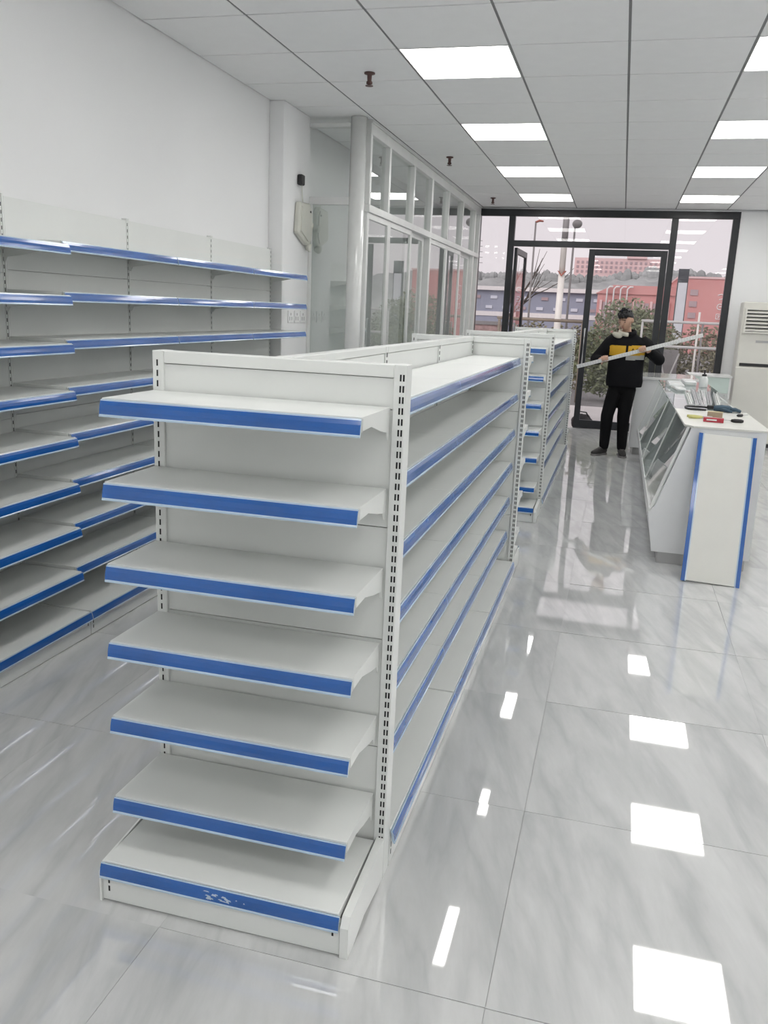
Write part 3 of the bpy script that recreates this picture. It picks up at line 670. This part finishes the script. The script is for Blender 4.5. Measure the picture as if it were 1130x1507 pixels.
# head
HM = Matrix.Translation((0.034, 10.435, 1.600)) @ Matrix.Rotation(math.radians(-26), 4, 'Z') @ Matrix.Rotation(math.radians(20), 4, 'X')
def headfn(p):
    x, y, z = p
    if z < 0: x *= 1-0.34*(-z/0.12); y = y*(1-0.10*(-z/0.12)) - (0.012*(-z/0.12) if y < 0 else -0.0)
    if y > 0 and z < -0.02: y *= 0.86
    if y < -0.05 and 0.0 < z < 0.03: y += 0.006
    return Vector((x, y, z))
def H(r): return [[HM @ p for p in q] for q in r]
mb.loft(H(sphere_pts((0, 0, 0), (0.078, 0.098, 0.118), 24, 18, headfn)))
mb.loft(H([[Vector((0.006*math.cos(a), -0.092+0.004*math.sin(a), 0.018)) for a in [2*PI*i/8 for i in range(8)]], [Vector((0.012*math.cos(a), -0.098+0.012*math.sin(a), -0.012)) for a in [2*PI*i/8 for i in range(8)]], [Vector((0.017*math.cos(a), -0.100+0.014*math.sin(a), -0.024)) for a in [2*PI*i/8 for i in range(8)]], [Vector((0.010*math.cos(a), -0.094+0.008*math.sin(a), -0.034)) for a in [2*PI*i/8 for i in range(8)]]]))
for s in (-1, 1): mb.loft(H(sphere_pts((s*0.079, 0.012, -0.008), (0.010, 0.020, 0.031), 10, 8)))
remeshed('body', mb, ['skin'], 0.0055, 2, man, OFF)
def hp(name, c, r, m, fn=None): return build(name, MB().loft(H(sphere_pts(c, r, 12, 8, fn))), m, man, OFF, smooth=True)
for s in (-1, 1):
    hp('eye', (s*0.031, -0.0885, 0.004), (0.0105, 0.004, 0.004), 'dark'); hp('eyebrow', (s*0.032, -0.091, 0.026), (0.017, 0.004, 0.003), 'hair')
hp('mouth', (0, -0.0985, -0.062), (0.021, 0.006, 0.006), 'lip')
def hairfn(p):
    d = p.normalized(); y, z = d.y, d.z
    line = 0.44 if y < -0.55 else (0.44-0.34*(y+0.55)/0.75 if y < 0.2 else 0.10-0.50*min(1, (y-0.2)/0.4))
    k = 0.76+0.24*min(1, max(0, (z-line+0.02)/0.12))
    return p*(k*(1+0.035*noise.noise(d*9)))
mbh = MB().loft(H(sphere_pts((0, 0.004, 0.006), (0.0855, 0.106, 0.126), 44, 34, hairfn)))
for i in range(26):
    a = -0.95+1.9*i/25+random.uniform(-.03, .03)
    b = Vector((0.066*math.sin(a), -0.070*math.cos(a), 0.098)); e = Vector((0.081*math.sin(a), -0.100*math.cos(a)+0.01*abs(math.sin(a)), 0.034+0.022*random.random()))
    mbh.tube([HM@b, HM@((b+e)/2+Vector((0.008*math.sin(a), -0.012*math.cos(a), 0.008))), HM@e], [0.012, 0.011, 0.0025], 6)
for i in range(40):
    th = random.uniform(0, 2*PI); r_ = random.uniform(0, .85); d = Vector((r_*math.cos(th), r_*math.sin(th), 0)); d.z = math.sqrt(1-r_*r_)
    b = Vector((d.x*0.08, d.y*0.10, d.z*0.118)); tip = Vector((d.x*0.094+0.012*random.uniform(-1, 1), d.y*0.116-0.02, d.z*0.150)); mbh.tube([HM@b, HM@tip], [0.015, 0.003], 6)
build('hair', mbh, 'hair', man, OFF, smooth=True)
# jacket
mb = MB()
mb.loft(flat_rings([(0.087, 10.54, 0.835, 0.205, 0.135), (0.087, 10.54, 0.90, 0.212, 0.14), (0.085, 10.535, 1.02, 0.205, 0.14), (0.085, 10.53, 1.15, 0.205, 0.14), (0.087, 10.53, 1.27, 0.215, 0.14), (0.088, 10.53, 1.35, 0.212, 0.125), (0.083, 10.53, 1.405, 0.15, 0.105), (0.075, 10.52, 1.44, 0.10, 0.088), (0.07, 10.51, 1.465, 0.085, 0.08)], 24))
for S_, E_, W_ in ((SHL, ELL, WRL), (SHR, ELR, WRR)):
    W2 = E_.lerp(W_, 0.86)
    mb.tube([S_.lerp(E_, -0.12), S_.lerp(E_, 0.2), S_.lerp(E_, 0.6), E_], [0.075, 0.088, 0.076, 0.068], 14); mb.loft(sphere_pts(E_, (0.067, 0.067, 0.067), 12, 8)); mb.tube([E_, E_.lerp(W2, 0.5), W2], [0.066, 0.058, 0.046], 14)
def jpick(c, n):
    x, z = c.x-0.085, c.z
    zz = z-0.02*x*2
    if abs(x) < 0.20 and c.y < 10.60 and 1.20 < zz < 1.312: return 1 if abs(x+0.005) > 0.012 else 0
    if -0.01 < x < 0.20 and c.y < 10.60 and 1.148 < zz < 1.20: return 2
    return 0
remeshed('jacket', mb, ['jblack', 'jyel', 'jgrey'], 0.009, 5, man, OFF, jpick)
mb = MB()
pts = [(0.058+0.082*math.cos(a), 10.495+0.075*math.sin(a), 1.452+0.016*math.sin(a)-0.008*math.cos(a)) for a in [1.9+3.1*i/14 for i in range(15)]]
mb.tube(pts, [(0.016, 0.026)]*15, 10)
mb.loft(sphere_pts((-0.045, 10.445, 1.425), (0.060, 0.034, 0.036), 14, 10, lambda p: p+Vector((0, 0, -0.25*p.x))))
remeshed('hood_lining', mb, ['fleece'], 0.007, 3, man, OFF)
pts = [(0.070+0.088*math.cos(a), 10.50+0.080*math.sin(a), 1.455+0.016*math.sin(a)) for a in [-1.35+3.4*i/14 for i in range(15)]]
build('collar', MB().tube(pts, [(0.016, 0.030)]*15, 10), 'jblack', man, OFF, smooth=True)
cu = bpy.data.curves.new('chest_print', 'FONT'); cu.body = 'AA'; cu.size = 0.075; cu.extrude = 0.0015; cu.align_x = 'CENTER'; cu.space_character = 0.85
to = bpy.data.objects.new('tmp', cu); COL.objects.link(to)
dg = bpy.context.evaluated_depsgraph_get(); dg.update()
tme = bpy.data.meshes.new_from_object(to.evaluated_get(dg)); bpy.data.objects.remove(to)
tme.materials.clear(); tme.materials.append(M['jblack'])
obj('chest_print', tme, man, (0.170-PX, 10.386-PYY, 1.232), (PI/2, 0, 0.10))
# trousers
mb = MB()
mb.loft(flat_rings([(0.07, 10.545, 0.76, 0.135, 0.10), (0.07, 10.545, 0.84, 0.168, 0.115), (0.078, 10.54, 0.95, 0.165, 0.11)], 20))
for A_, K_, P_ in ((AL, KL, PLg), (AR, KR, PRg)):
    B_ = A_+Vector((0, 0, -0.01)); Mid = K_.lerp(A_, 0.5)+Vector((0, 0.012, 0))
    mb.loft(flat_rings([(B_.x, B_.y, 0.075, 0.05, 0.055), (B_.x, B_.y, 0.12, 0.058, 0.062), (Mid.x, Mid.y, Mid.z, 0.066, 0.075), (K_.x, K_.y, K_.z, 0.075, 0.08), (K_.lerp(P_, .5).x, K_.lerp(P_, .5).y, K_.lerp(P_, .5).z, 0.083, 0.092), (P_.x, P_.y, 0.80, 0.09, 0.10), (P_.x*0.8+0.014, P_.y, 0.86, 0.085, 0.10)], 16, 2.1))
remeshed('trousers', mb, ['trouser'], 0.009, 3, man, OFF)
def shoe(heel, toe):
    h = Vector(heel); d = (Vector(toe)-h); L = d.length; d.normalize(); u = Vector((-d.y, d.x, 0))
    def ring(t, w, z0, z1, n=14):
        c = h+d*(L*t); r = []
        for i in range(n):
            a = 2*PI*i/n; r.append(c+u*(w*math.cos(a))+Vector((0, 0, (z0+z1)/2+(z1-z0)/2*math.sin(a))))
        return r
    s = build('shoe', MB().loft([ring(0.0, 0.022, 0.02, 0.075), ring(0.05, 0.036, 0.016, 0.105), ring(0.28, 0.040, 0.016, 0.125), ring(0.45, 0.042, 0.016, 0.095), ring(0.65, 0.047, 0.016, 0.075), ring(0.88, 0.042, 0.016, 0.058), ring(1.0, 0.018, 0.018, 0.042)]), 'shoe', man, OFF, smooth=True)
    out = [(h+d*(L*t)+u*w) for t, w in ((-.02, 0), (0, .028), (.1, .04), (.35, .038), (.65, .05), (.88, .046), (1.0, .022), (1.03, 0), (1.0, -.022), (.88, -.046), (.65, -.05), (.35, -.038), (.1, -.04), (0, -.028))]
    build('sole', MB().prism([(p.x, p.y) for p in out], 0.001, 0.024, 2), 'sole', s)
    mbl = MB()
    for k in range(4):
        c = h+d*(L*(0.40+0.07*k)); z = 0.106-0.009*k; mbl.tube([c+u*0.024+Vector((0, 0, z-0.012)), c+Vector((0, 0, z)), c-u*0.024+Vector((0, 0, z-0.012))], 0.004, 6)
    build('laces', mbl, 'sole', s)
shoe((-0.045, 10.60, 0), (-0.195, 10.40, 0)); shoe((0.128, 10.64, 0), (0.165, 10.385, 0))
# the post he holds
t = thing('slotted_post', 'white slotted metal post held in both hands by the standing person', 'metal post', tuple(RA))
L = (RB-RA).length; ang = -math.atan2(RB.z-RA.z, RB.x-RA.x); t.rotation_euler = (0, ang, 0)
build('channel', B(0, L, -0.015, 0.015, -0.021, 0.021), 'pipe', t, bevel=0.002)
mb = MB(); k = 0.03
while k < L-0.03:
    for zz in (-0.009, 0.009): mb.box(k, k+0.018, -0.0157, -0.015, zz-0.0025, zz+0.0025)
    k += 0.03
build('slot_row', mb, 'kick', t, kind='stuff')

# ------------------------------------------------------------------ outside
M['pave'] = mat('light_concrete', (0.62, 0.60, 0.59), 0.85, var=0.06, scale=1.2); M['asphalt'] = mat('road_grey', (0.24, 0.235, 0.235), 0.9, var=0.1, scale=0.5)
M['leaf'] = mat('leaf_green', (0.21, 0.235, 0.14), 0.7, var=0.35, scale=4); M['leaf2'] = mat('leaf_olive', (0.24, 0.225, 0.15), 0.7, var=0.35, scale=4)
M['bark'] = mat('bark', (0.10, 0.085, 0.075), 0.85); M['hill'] = mat('hazy_hill', (0.30, 0.31, 0.31), 0.95, var=0.25, scale=0.35)  # foliage, hill and building colours lightened to stand in for haze and daylight
M['redwall'] = mat('red_render', (0.58, 0.27, 0.26), 0.85, var=0.06, scale=0.4); M['pinkwall'] = mat('pale_pink_render', (0.70, 0.50, 0.50), 0.9, var=0.05, scale=0.2)
M['bluewall'] = mat('blue_grey_cladding', (0.29, 0.31, 0.39), 0.7, var=0.06, scale=0.6); M['whiteroof'] = mat('white_roof_edge', (0.72, 0.70, 0.70), 0.7)
M['winpale'] = mat('pale_window', (0.60, 0.62, 0.70), 0.2); M['windark'] = mat('dark_window', (0.40, 0.30, 0.32), 0.3)
M['polew'] = mat('white_pole_paint', (0.72, 0.70, 0.66), 0.5); M['pgrey'] = mat('grey_pole_paint', (0.22, 0.21, 0.21), 0.5)
M['rust'] = mat('red_brown_paint', (0.34, 0.10, 0.07), 0.5); M['signbody'] = mat('pale_sign_face', (0.62, 0.64, 0.68), 0.4); M['signtop'] = mat('dark_sign_face', (0.05, 0.055, 0.065), 0.4)
M['brick'] = mat('pinkish_brick', (0.36, 0.25, 0.24), 0.9, var=0.25, scale=14); M['railm'] = mat('galvanised_rail', (0.50, 0.50, 0.49), 0.5); M['railb'] = mat('brown_rail', (0.24, 0.20, 0.16), 0.6)
GZ = -0.06
g = build('pavement', B(-30, 30, YF+0.07, 17.0, GZ-0.2, GZ), 'pave'); g['kind'] = 'structure'
g = build('ground', B(-140, 140, 17.0, 260, GZ-0.2, GZ-0.03), 'asphalt'); g['kind'] = 'structure'
def leaf_ball(mb, c, r, n, size, rnd):
    for i in range(n):
        z = rnd.uniform(-1, 1); a = rnd.uniform(0, 2*PI); q = math.sqrt(1-z*z); rr = rnd.random()**0.35
        p = Vector((c[0]+r[0]*rr*q*math.cos(a), c[1]+r[1]*rr*q*math.sin(a), max(GZ+0.02, c[2]+r[2]*rr*z)))
        u = Vector((rnd.gauss(0, 1), rnd.gauss(0, 1), rnd.gauss(0, .6))).normalized(); w = u.cross(Vector((rnd.gauss(0, 1), rnd.gauss(0, 1), rnd.gauss(0, 1)))).normalized()
        s = size*rnd.uniform(.6, 1.3)
        mb.poly([p-u*s, p+w*s*0.45, p+u*s, p-w*s*0.45], [(0, 1, 2, 3)])
def bush(label, x, y, parts, n, m, seed, size=0.07):
    rnd = random.Random(seed); t = thing('bush', label, 'bush', (x, y, GZ), 0, 'bushes outside the storefront')
    mb = MB()
    for c, r in parts: leaf_ball(mb, c, r, int(n*r[0]*r[2]), size, rnd)
    build('foliage', mb, m, t, (-x, -y, -GZ), kind='stuff')
    mb = MB()
    for k in range(5):
        c, r = parts[k % len(parts)]
        mb.tube([(x+0.05*k-0.1, y, GZ+0.01), ((x+c[0])/2, y, c[2]*0.5), (c[0]+0.2*rnd.uniform(-1, 1), c[1], c[2]+r[2]*0.5)], [0.03, 0.02, 0.008], 6)
    build('stems', mb, 'bark', t, (-x, -y, -GZ))
bush('big rounded green bush seen through the closed door, behind the person', 0.12, 18.6, [((0.05, 18.6, 1.15), (0.72, 0.6, 0.92)), ((0.55, 18.6, 1.1), (0.55, 0.5, 0.75)), ((-0.45, 18.6, 0.75), (0.5, 0.5, 0.7)), ((0.1, 18.5, 0.45), (0.85, 0.6, 0.5))], 5200, 'leaf', 3, 0.05)
bush('low olive bush seen through the open doorway', -1.45, 20.4, [((-1.95, 20.4, 0.85), (0.45, 0.4, 0.68)), ((-1.35, 20.4, 0.8), (0.5, 0.4, 0.62)), ((-1.0, 20.4, 0.7), (0.35, 0.4, 0.75))], 4200, 'leaf2', 4, 0.05)
bush('ragged dark bush behind the railing beside the sign', 1.75, 19.5, [((1.55, 19.5, 0.85), (0.5, 0.4, 0.75)), ((2.15, 19.5, 0.9), (0.5, 0.4, 0.85)), ((1.0, 19.5, 0.8), (0.35, 0.3, 0.72))], 3200, 'leaf2', 5, 0.05)
# white column with a V-shaped collar
t = thing('white_column', 'white round column with a V-shaped collar outside the open doorway', 'column', (-1.275, 18, GZ))
build('lower_shaft', MB().tube([(0, 0, 0), (0, 0, 2.50)], [0.072, 0.064], 18), 'polew', t, smooth=True)
build('collar', MB().prism([(-0.085, 2.56), (-0.07, 2.56), (0, 2.49), (0.07, 2.56), (0.085, 2.56), (0, 2.45)], -0.085, 0.085, 1), 'rust', t)
build('upper_shaft', MB().tube([(0, 0, 2.50), (0, 0, 4.9)], [0.06, 0.055], 18), 'polew', t, smooth=True)
build('grey_wrap', MB().tube([(0, 0, 3.12), (0, 0, 3.62)], 0.063, 18), 'pgrey', t, smooth=True)
def lamp(label, x, y, h, hd, m, r=0.018):
    t = thing('street_lamp', label, 'street lamp', (x, y, GZ), 0, 'lamp posts outside')
    build('pole', MB().tube([(0, 0, 0), (0, 0, h)], [r*1.3, r], 10), m, t, smooth=True)
    if hd == 'arm': build('lamp_head', MB().tube([(0, 0, h-0.02), (0.07, 0, h+0.01), (0.15, 0, h+0.0)], [(0.02, 0.02), (0.045, 0.022), (0.03, 0.015)], 10), 'rust', t, smooth=True)
    else: build('lamp_head', MB().loft(sphere_pts((0.04, 0, h-0.02), (0.10, 0.10, 0.085), 14, 10)), 'pgrey', t, smooth=True)
    build('base_flange', MB().lathe([(0, 0), (r*3, 0), (r*3, 0.03), (r*1.4, 0.06), (0, 0.06)], 12), m, t)
lamp('thin dark lamp post with a red-brown head outside the open door', -1.87, 18.0, 3.50, 'arm', 'pgrey')
lamp('dark lamp post with a round head beside the white column', -1.12, 18.4, 3.52, 'ball', 'pgrey', 0.02)
# bare tree
rnd = random.Random(11)
t = thing('bare_tree', 'leafless young tree with upswept branches outside the open door', 'tree', (-2.62, 19, GZ))
build('trunk', MB().tube([(0, 0, 0), (0.05, 0, 0.8), (0.16, 0, 1.6)], [0.05, 0.045, 0.035], 8), 'bark', t, smooth=True)
def branch(p, d, L, r, lv):
    q = p+d*L; m_ = (p+q)/2+Vector((0, 0, -0.03*L)); mbb.tube([p, m_, q], [r, r*0.8, r*0.55], 6)
    if lv: 
        for k in range(2 if lv < 3 else 3):
            nd = (d+Vector((rnd.uniform(-.25, .75), rnd.uniform(-.2, .2), rnd.uniform(.0, .6)))).normalized(); branch(p.lerp(q, rnd.uniform(.45, .95)), nd, L*rnd.uniform(.6, .8), r*0.6, lv-1)
for k in range(4):
    mbb = MB(); branch(Vector((0.13, 0, 1.35+0.08*k)), Vector((0.35+0.28*k-0.2, 0.05*k-0.1, 0.85)).normalized(), 0.85, 0.022, 2); build('branch', mbb, 'bark', t, smooth=True)
# totem sign
t = thing('totem_sign', 'tall narrow pale sign board with a dark top panel outside the window', 'sign', (1.25, 21.5, GZ))
build('sign_face', B(-0.10, 0.10, -0.05, 0.05, 0.25, 2.56), 'signbody', t); build('top_panel', B(-0.115, 0.115, -0.06, 0.06, 2.56, 2.86), 'signtop', t)
for s in (-1, 1): build('edge_trim', B(min(s*0.10, s*0.118), max(s*0.10, s*0.118), -0.055, 0.055, 0.0, 2.56), 'signtop', t)
build('plinth', B(-0.16, 0.16, -0.12, 0.12, 0, 0.25), 'pgrey', t)
# railings
t = thing('metal_railing', 'galvanised two-bar railing with white posts outside the window bay', 'railing', (1.3, 17.4, GZ))
for z, m in ((1.66, 'railm'), (1.20, 'railm')): build('rail_bar', MB().tube([(-0.95, 0, z), (1.1, 0, z)], 0.026, 8), m, t, smooth=True)
for x, m in ((-0.93, 'railm'), (0.08, 'polew'), (0.16, 'pgrey'), (0.55, 'polew'), (1.08, 'railm')): build('rail_post', MB().tube([(x, 0, 0), (x, 0, 1.86 if m == 'polew' and x < .2 else 1.68)], 0.02, 8), m, t, smooth=True)
t = thing('folding_trestle', 'dark grey board on crossed pale legs outside below the railing', 'trestle', (0.85, 16.2, GZ))
build('board', B(-0.16, 0.16, -0.012, 0.012, 0.30, 1.18), 'pgrey', t)
for s in (-1, 1): build('leg', MB().tube([(-0.17*s, -0.02*s-0.045, 0.0), (0.17*s, -0.02*s-0.045, 1.12)], 0.014, 8), 'railm', t)
t = thing('wooden_rail', 'brown horizontal rail across the view of the open doorway', 'railing', (-1.6, 17.6, GZ))
build('rail_bar', MB().tube([(-0.85, 0, 1.60), (0.9, 0, 1.585)], 0.03, 8), 'railb', t, smooth=True)
for x in (-0.8, 0.85): build('rail_post', MB().tube([(x, 0, 0), (x, 0, 1.58)], 0.03, 8), 'railb', t, smooth=True)
# low brick wall in the left bay
t = thing('brick_wall', 'low pinkish brick wall with dark gate posts outside the left pane', 'wall', (-2.9, 20.0, GZ))
build('masonry', B(-0.55, 0.35, -0.1, 0.1, 0, 1.42), 'brick', t); build('coping', B(-0.58, 0.38, -0.13, 0.13, 1.42, 1.50), 'pgrey', t)
for x in (0.42, 0.54): build('gate_post', B(x, x+0.06, -0.06, 0.06, 0, 1.75), 'signtop', t)
# bag by the door
t = thing('duffel_bag', 'dark slumped bag on the pavement right behind the closed door', 'bag', (-0.44, 13.22, GZ))
M['bag'] = mat('dark_bag_cloth', (0.05, 0.042, 0.045), 0.8, bump=0.6, bscale=12)
mb = MB().loft(sphere_pts((0, 0, 0.12), (0.16, 0.11, 0.13), 20, 14, lambda p: Vector((p.x*(1+.2*noise.noise(p*12)), p.y*(1+.2*noise.noise(p*9)), max(p.z*(1+.25*noise.noise(p*11)), -0.118))))); build('sack', mb, 'bag', t, smooth=True)
build('strap', MB().tube([(-0.11, -0.03, 0.18), (-0.05, -0.05, 0.29), (0.05, -0.05, 0.28), (0.12, -0.02, 0.16)], 0.012, 6), 'dark', t, smooth=True)
# buildings
t = thing('long_building', 'long blue-grey building with a white roof edge and pale windows', 'building', (-9.5, 60, GZ))
build('facade', B(-12, 8.6, 0, 8, 0, 3.26), 'bluewall', t); build('roof_edge', B(-12.2, 8.8, -0.3, 8.2, 3.26, 3.52), 'whiteroof', t); build('plinth_band', B(-12, 8.62, -0.05, 0, 1.55, 1.85), 'whiteroof', t)
for r in range(2):
    for k in range(17):
        build('window', B(-11.2+1.15*k+0.3*r, -10.75+1.15*k+0.3*r, -0.06, 0, 2.05+0.66*r, 2.25+0.66*r), 'winpale' if (k*3+r) % 4 else 'windark', t)
t = thing('red_building', 'red rendered block with white vertical characters and white pipes', 'building', (3.2, 50, GZ))
build('main_block', B(-0.5, 4.5, 0, 8, 0, 3.98), 'redwall', t); build('parapet', B(-0.55, 4.55, -0.05, 8, 3.98, 4.08), 'pinkwall', t)
build('low_wing', B(-4.7, -0.5, 0.5, 8, 0, 3.05), 'redwall', t); build('wing_roof', MB().prism([(-4.8, 3.05), (-0.5, 3.05), (-0.5, 3.52), (-3.9, 3.52)], 0.4, 8, 1), 'redwall', t)
for k in range(9): build('vertical_fin', B(-4.55+0.45*k, -4.42+0.45*k, 0.35, 0.5, 0.5, 2.7), 'pinkwall', t)
for k in range(8): build('window', B(-4.38+0.45*k, -4.15+0.45*k, 0.44, 0.5, 1.5, 2.6), 'windark', t)
for k in range(4):
    x = -4.2+0.36*k; build('white_pipe', MB().tube([(x, 0.2, 0.2), (x, 0.2, 3.3), (x+0.12, 0.2, 3.42), (x+0.3, 0.2, 3.42)], 0.045, 8), 'whiteroof', t, smooth=True)
for k in range(3): build('window', B(0.15, 0.55, -0.05, 0, 1.9+0.6*k, 2.2+0.6*k), 'windark', t)
def glyph(strokes, z):
    mb = MB()
    for s in strokes: mb.tube([(1.72+0.17*a, -0.02, z+0.17*b) for a, b in s], 0.026, 6)
    build('sign_character', mb, 'whiteroof', t)
arc = lambda cx, cy, r, a0, a1, n=8: [(cx+r*math.cos(math.radians(a0+(a1-a0)*i/n)), cy+r*math.sin(math.radians(a0+(a1-a0)*i/n))) for i in range(n+1)]
glyph([[(-0.9, 0.5)]+arc(0.1, 0.1, 0.75, 100, -80)+[(-0.4, -0.8)]], 3.06)
glyph([arc(0.1, 0.0, 0.85, 60, 300), [(-0.2, 0.05), (0.7, 0.05)]], 2.55)
glyph([[(-0.7, -0.8), (-0.7, 0.7), (0.7, 0.7), (0.7, -0.8), (-0.7, -0.8)], [(-0.3, 0.2), (0.4, 0.2)], [(-0.2, -0.4), (0.3, -0.1)]], 2.05)
t = thing('pink_building', 'wide pale pink building with a raised centre on the hill', 'building', (-1.2, 128, GZ-0.03))
build('main_block', B(-6.2, 6.0, 0, 8, 0, 10.0), 'pinkwall', t); build('raised_centre', B(0.9, 3.6, -0.3, 8, 10.0, 10.7), 'pinkwall', t)
for r in range(3):
    for k in range(18): build('window', B(-5.9+0.66*k, -5.58+0.66*k, -0.06, 0, 8.0+0.62*r, 8.33+0.62*r), 'windark', t)
# wooded hill
mb = MB(); nx, ny = 220, 10; pts = []
for j in range(ny):
    for i in range(nx):
        x = -45+90*i/(nx-1); y = 86+4.5*j
        hgt = (3.6+2.7*math.sin(min(1, j/6)*PI/2))*(1+0.07*math.sin(x*0.14+0.4)+0.05*math.sin(x*0.37))
        z = hgt*min(1, 0.35+j/4.0)+0.55*noise.noise(Vector((x*0.9, y*0.5, 0)))+0.32*noise.noise(Vector((x*2.6, y, 3)))
        pts.append((x, y, z if j else GZ-0.1))
mb.poly(pts, [(j*nx+i, j*nx+i+1, (j+1)*nx+i+1, (j+1)*nx+i) for j in range(ny-1) for i in range(nx-1)])
hl = build('hill', mb, 'hill', smooth=True); hl['kind'] = 'structure'
rnd = random.Random(5); mbt = MB()
for k in range(300):
    x = rnd.uniform(-24, 14); j = rnd.choice((4, 5, 6)); y = 86+4.5*j
    h0 = (3.6+2.7*math.sin(min(1, j/6)*PI/2))*(1+0.07*math.sin(x*0.14+0.4)+0.05*math.sin(x*0.37)); r = rnd.uniform(.25, .6)
    mbt.loft(sphere_pts((x, y, h0+0.1), (r, r, r*rnd.uniform(.9, 1.9)), 7, 5))
tr_ = build('hill_trees', mbt, 'hill', hl, kind='stuff')
t = thing('radio_mast', 'thin lattice mast with short cross arms beyond the long building', 'mast', (-11.6, 70, GZ))
for s in (-1, 1): build('leg', MB().tube([(0.12*s, 0, 0), (0.03*s, 0, 7.6)], 0.025, 6), 'pgrey', t)
for k in range(5): build('cross_arm', MB().tube([(-0.38+0.03*k, 0, 5.6+0.42*k), (0.38-0.03*k, 0, 5.6+0.42*k)], 0.022, 6), 'pgrey', t)
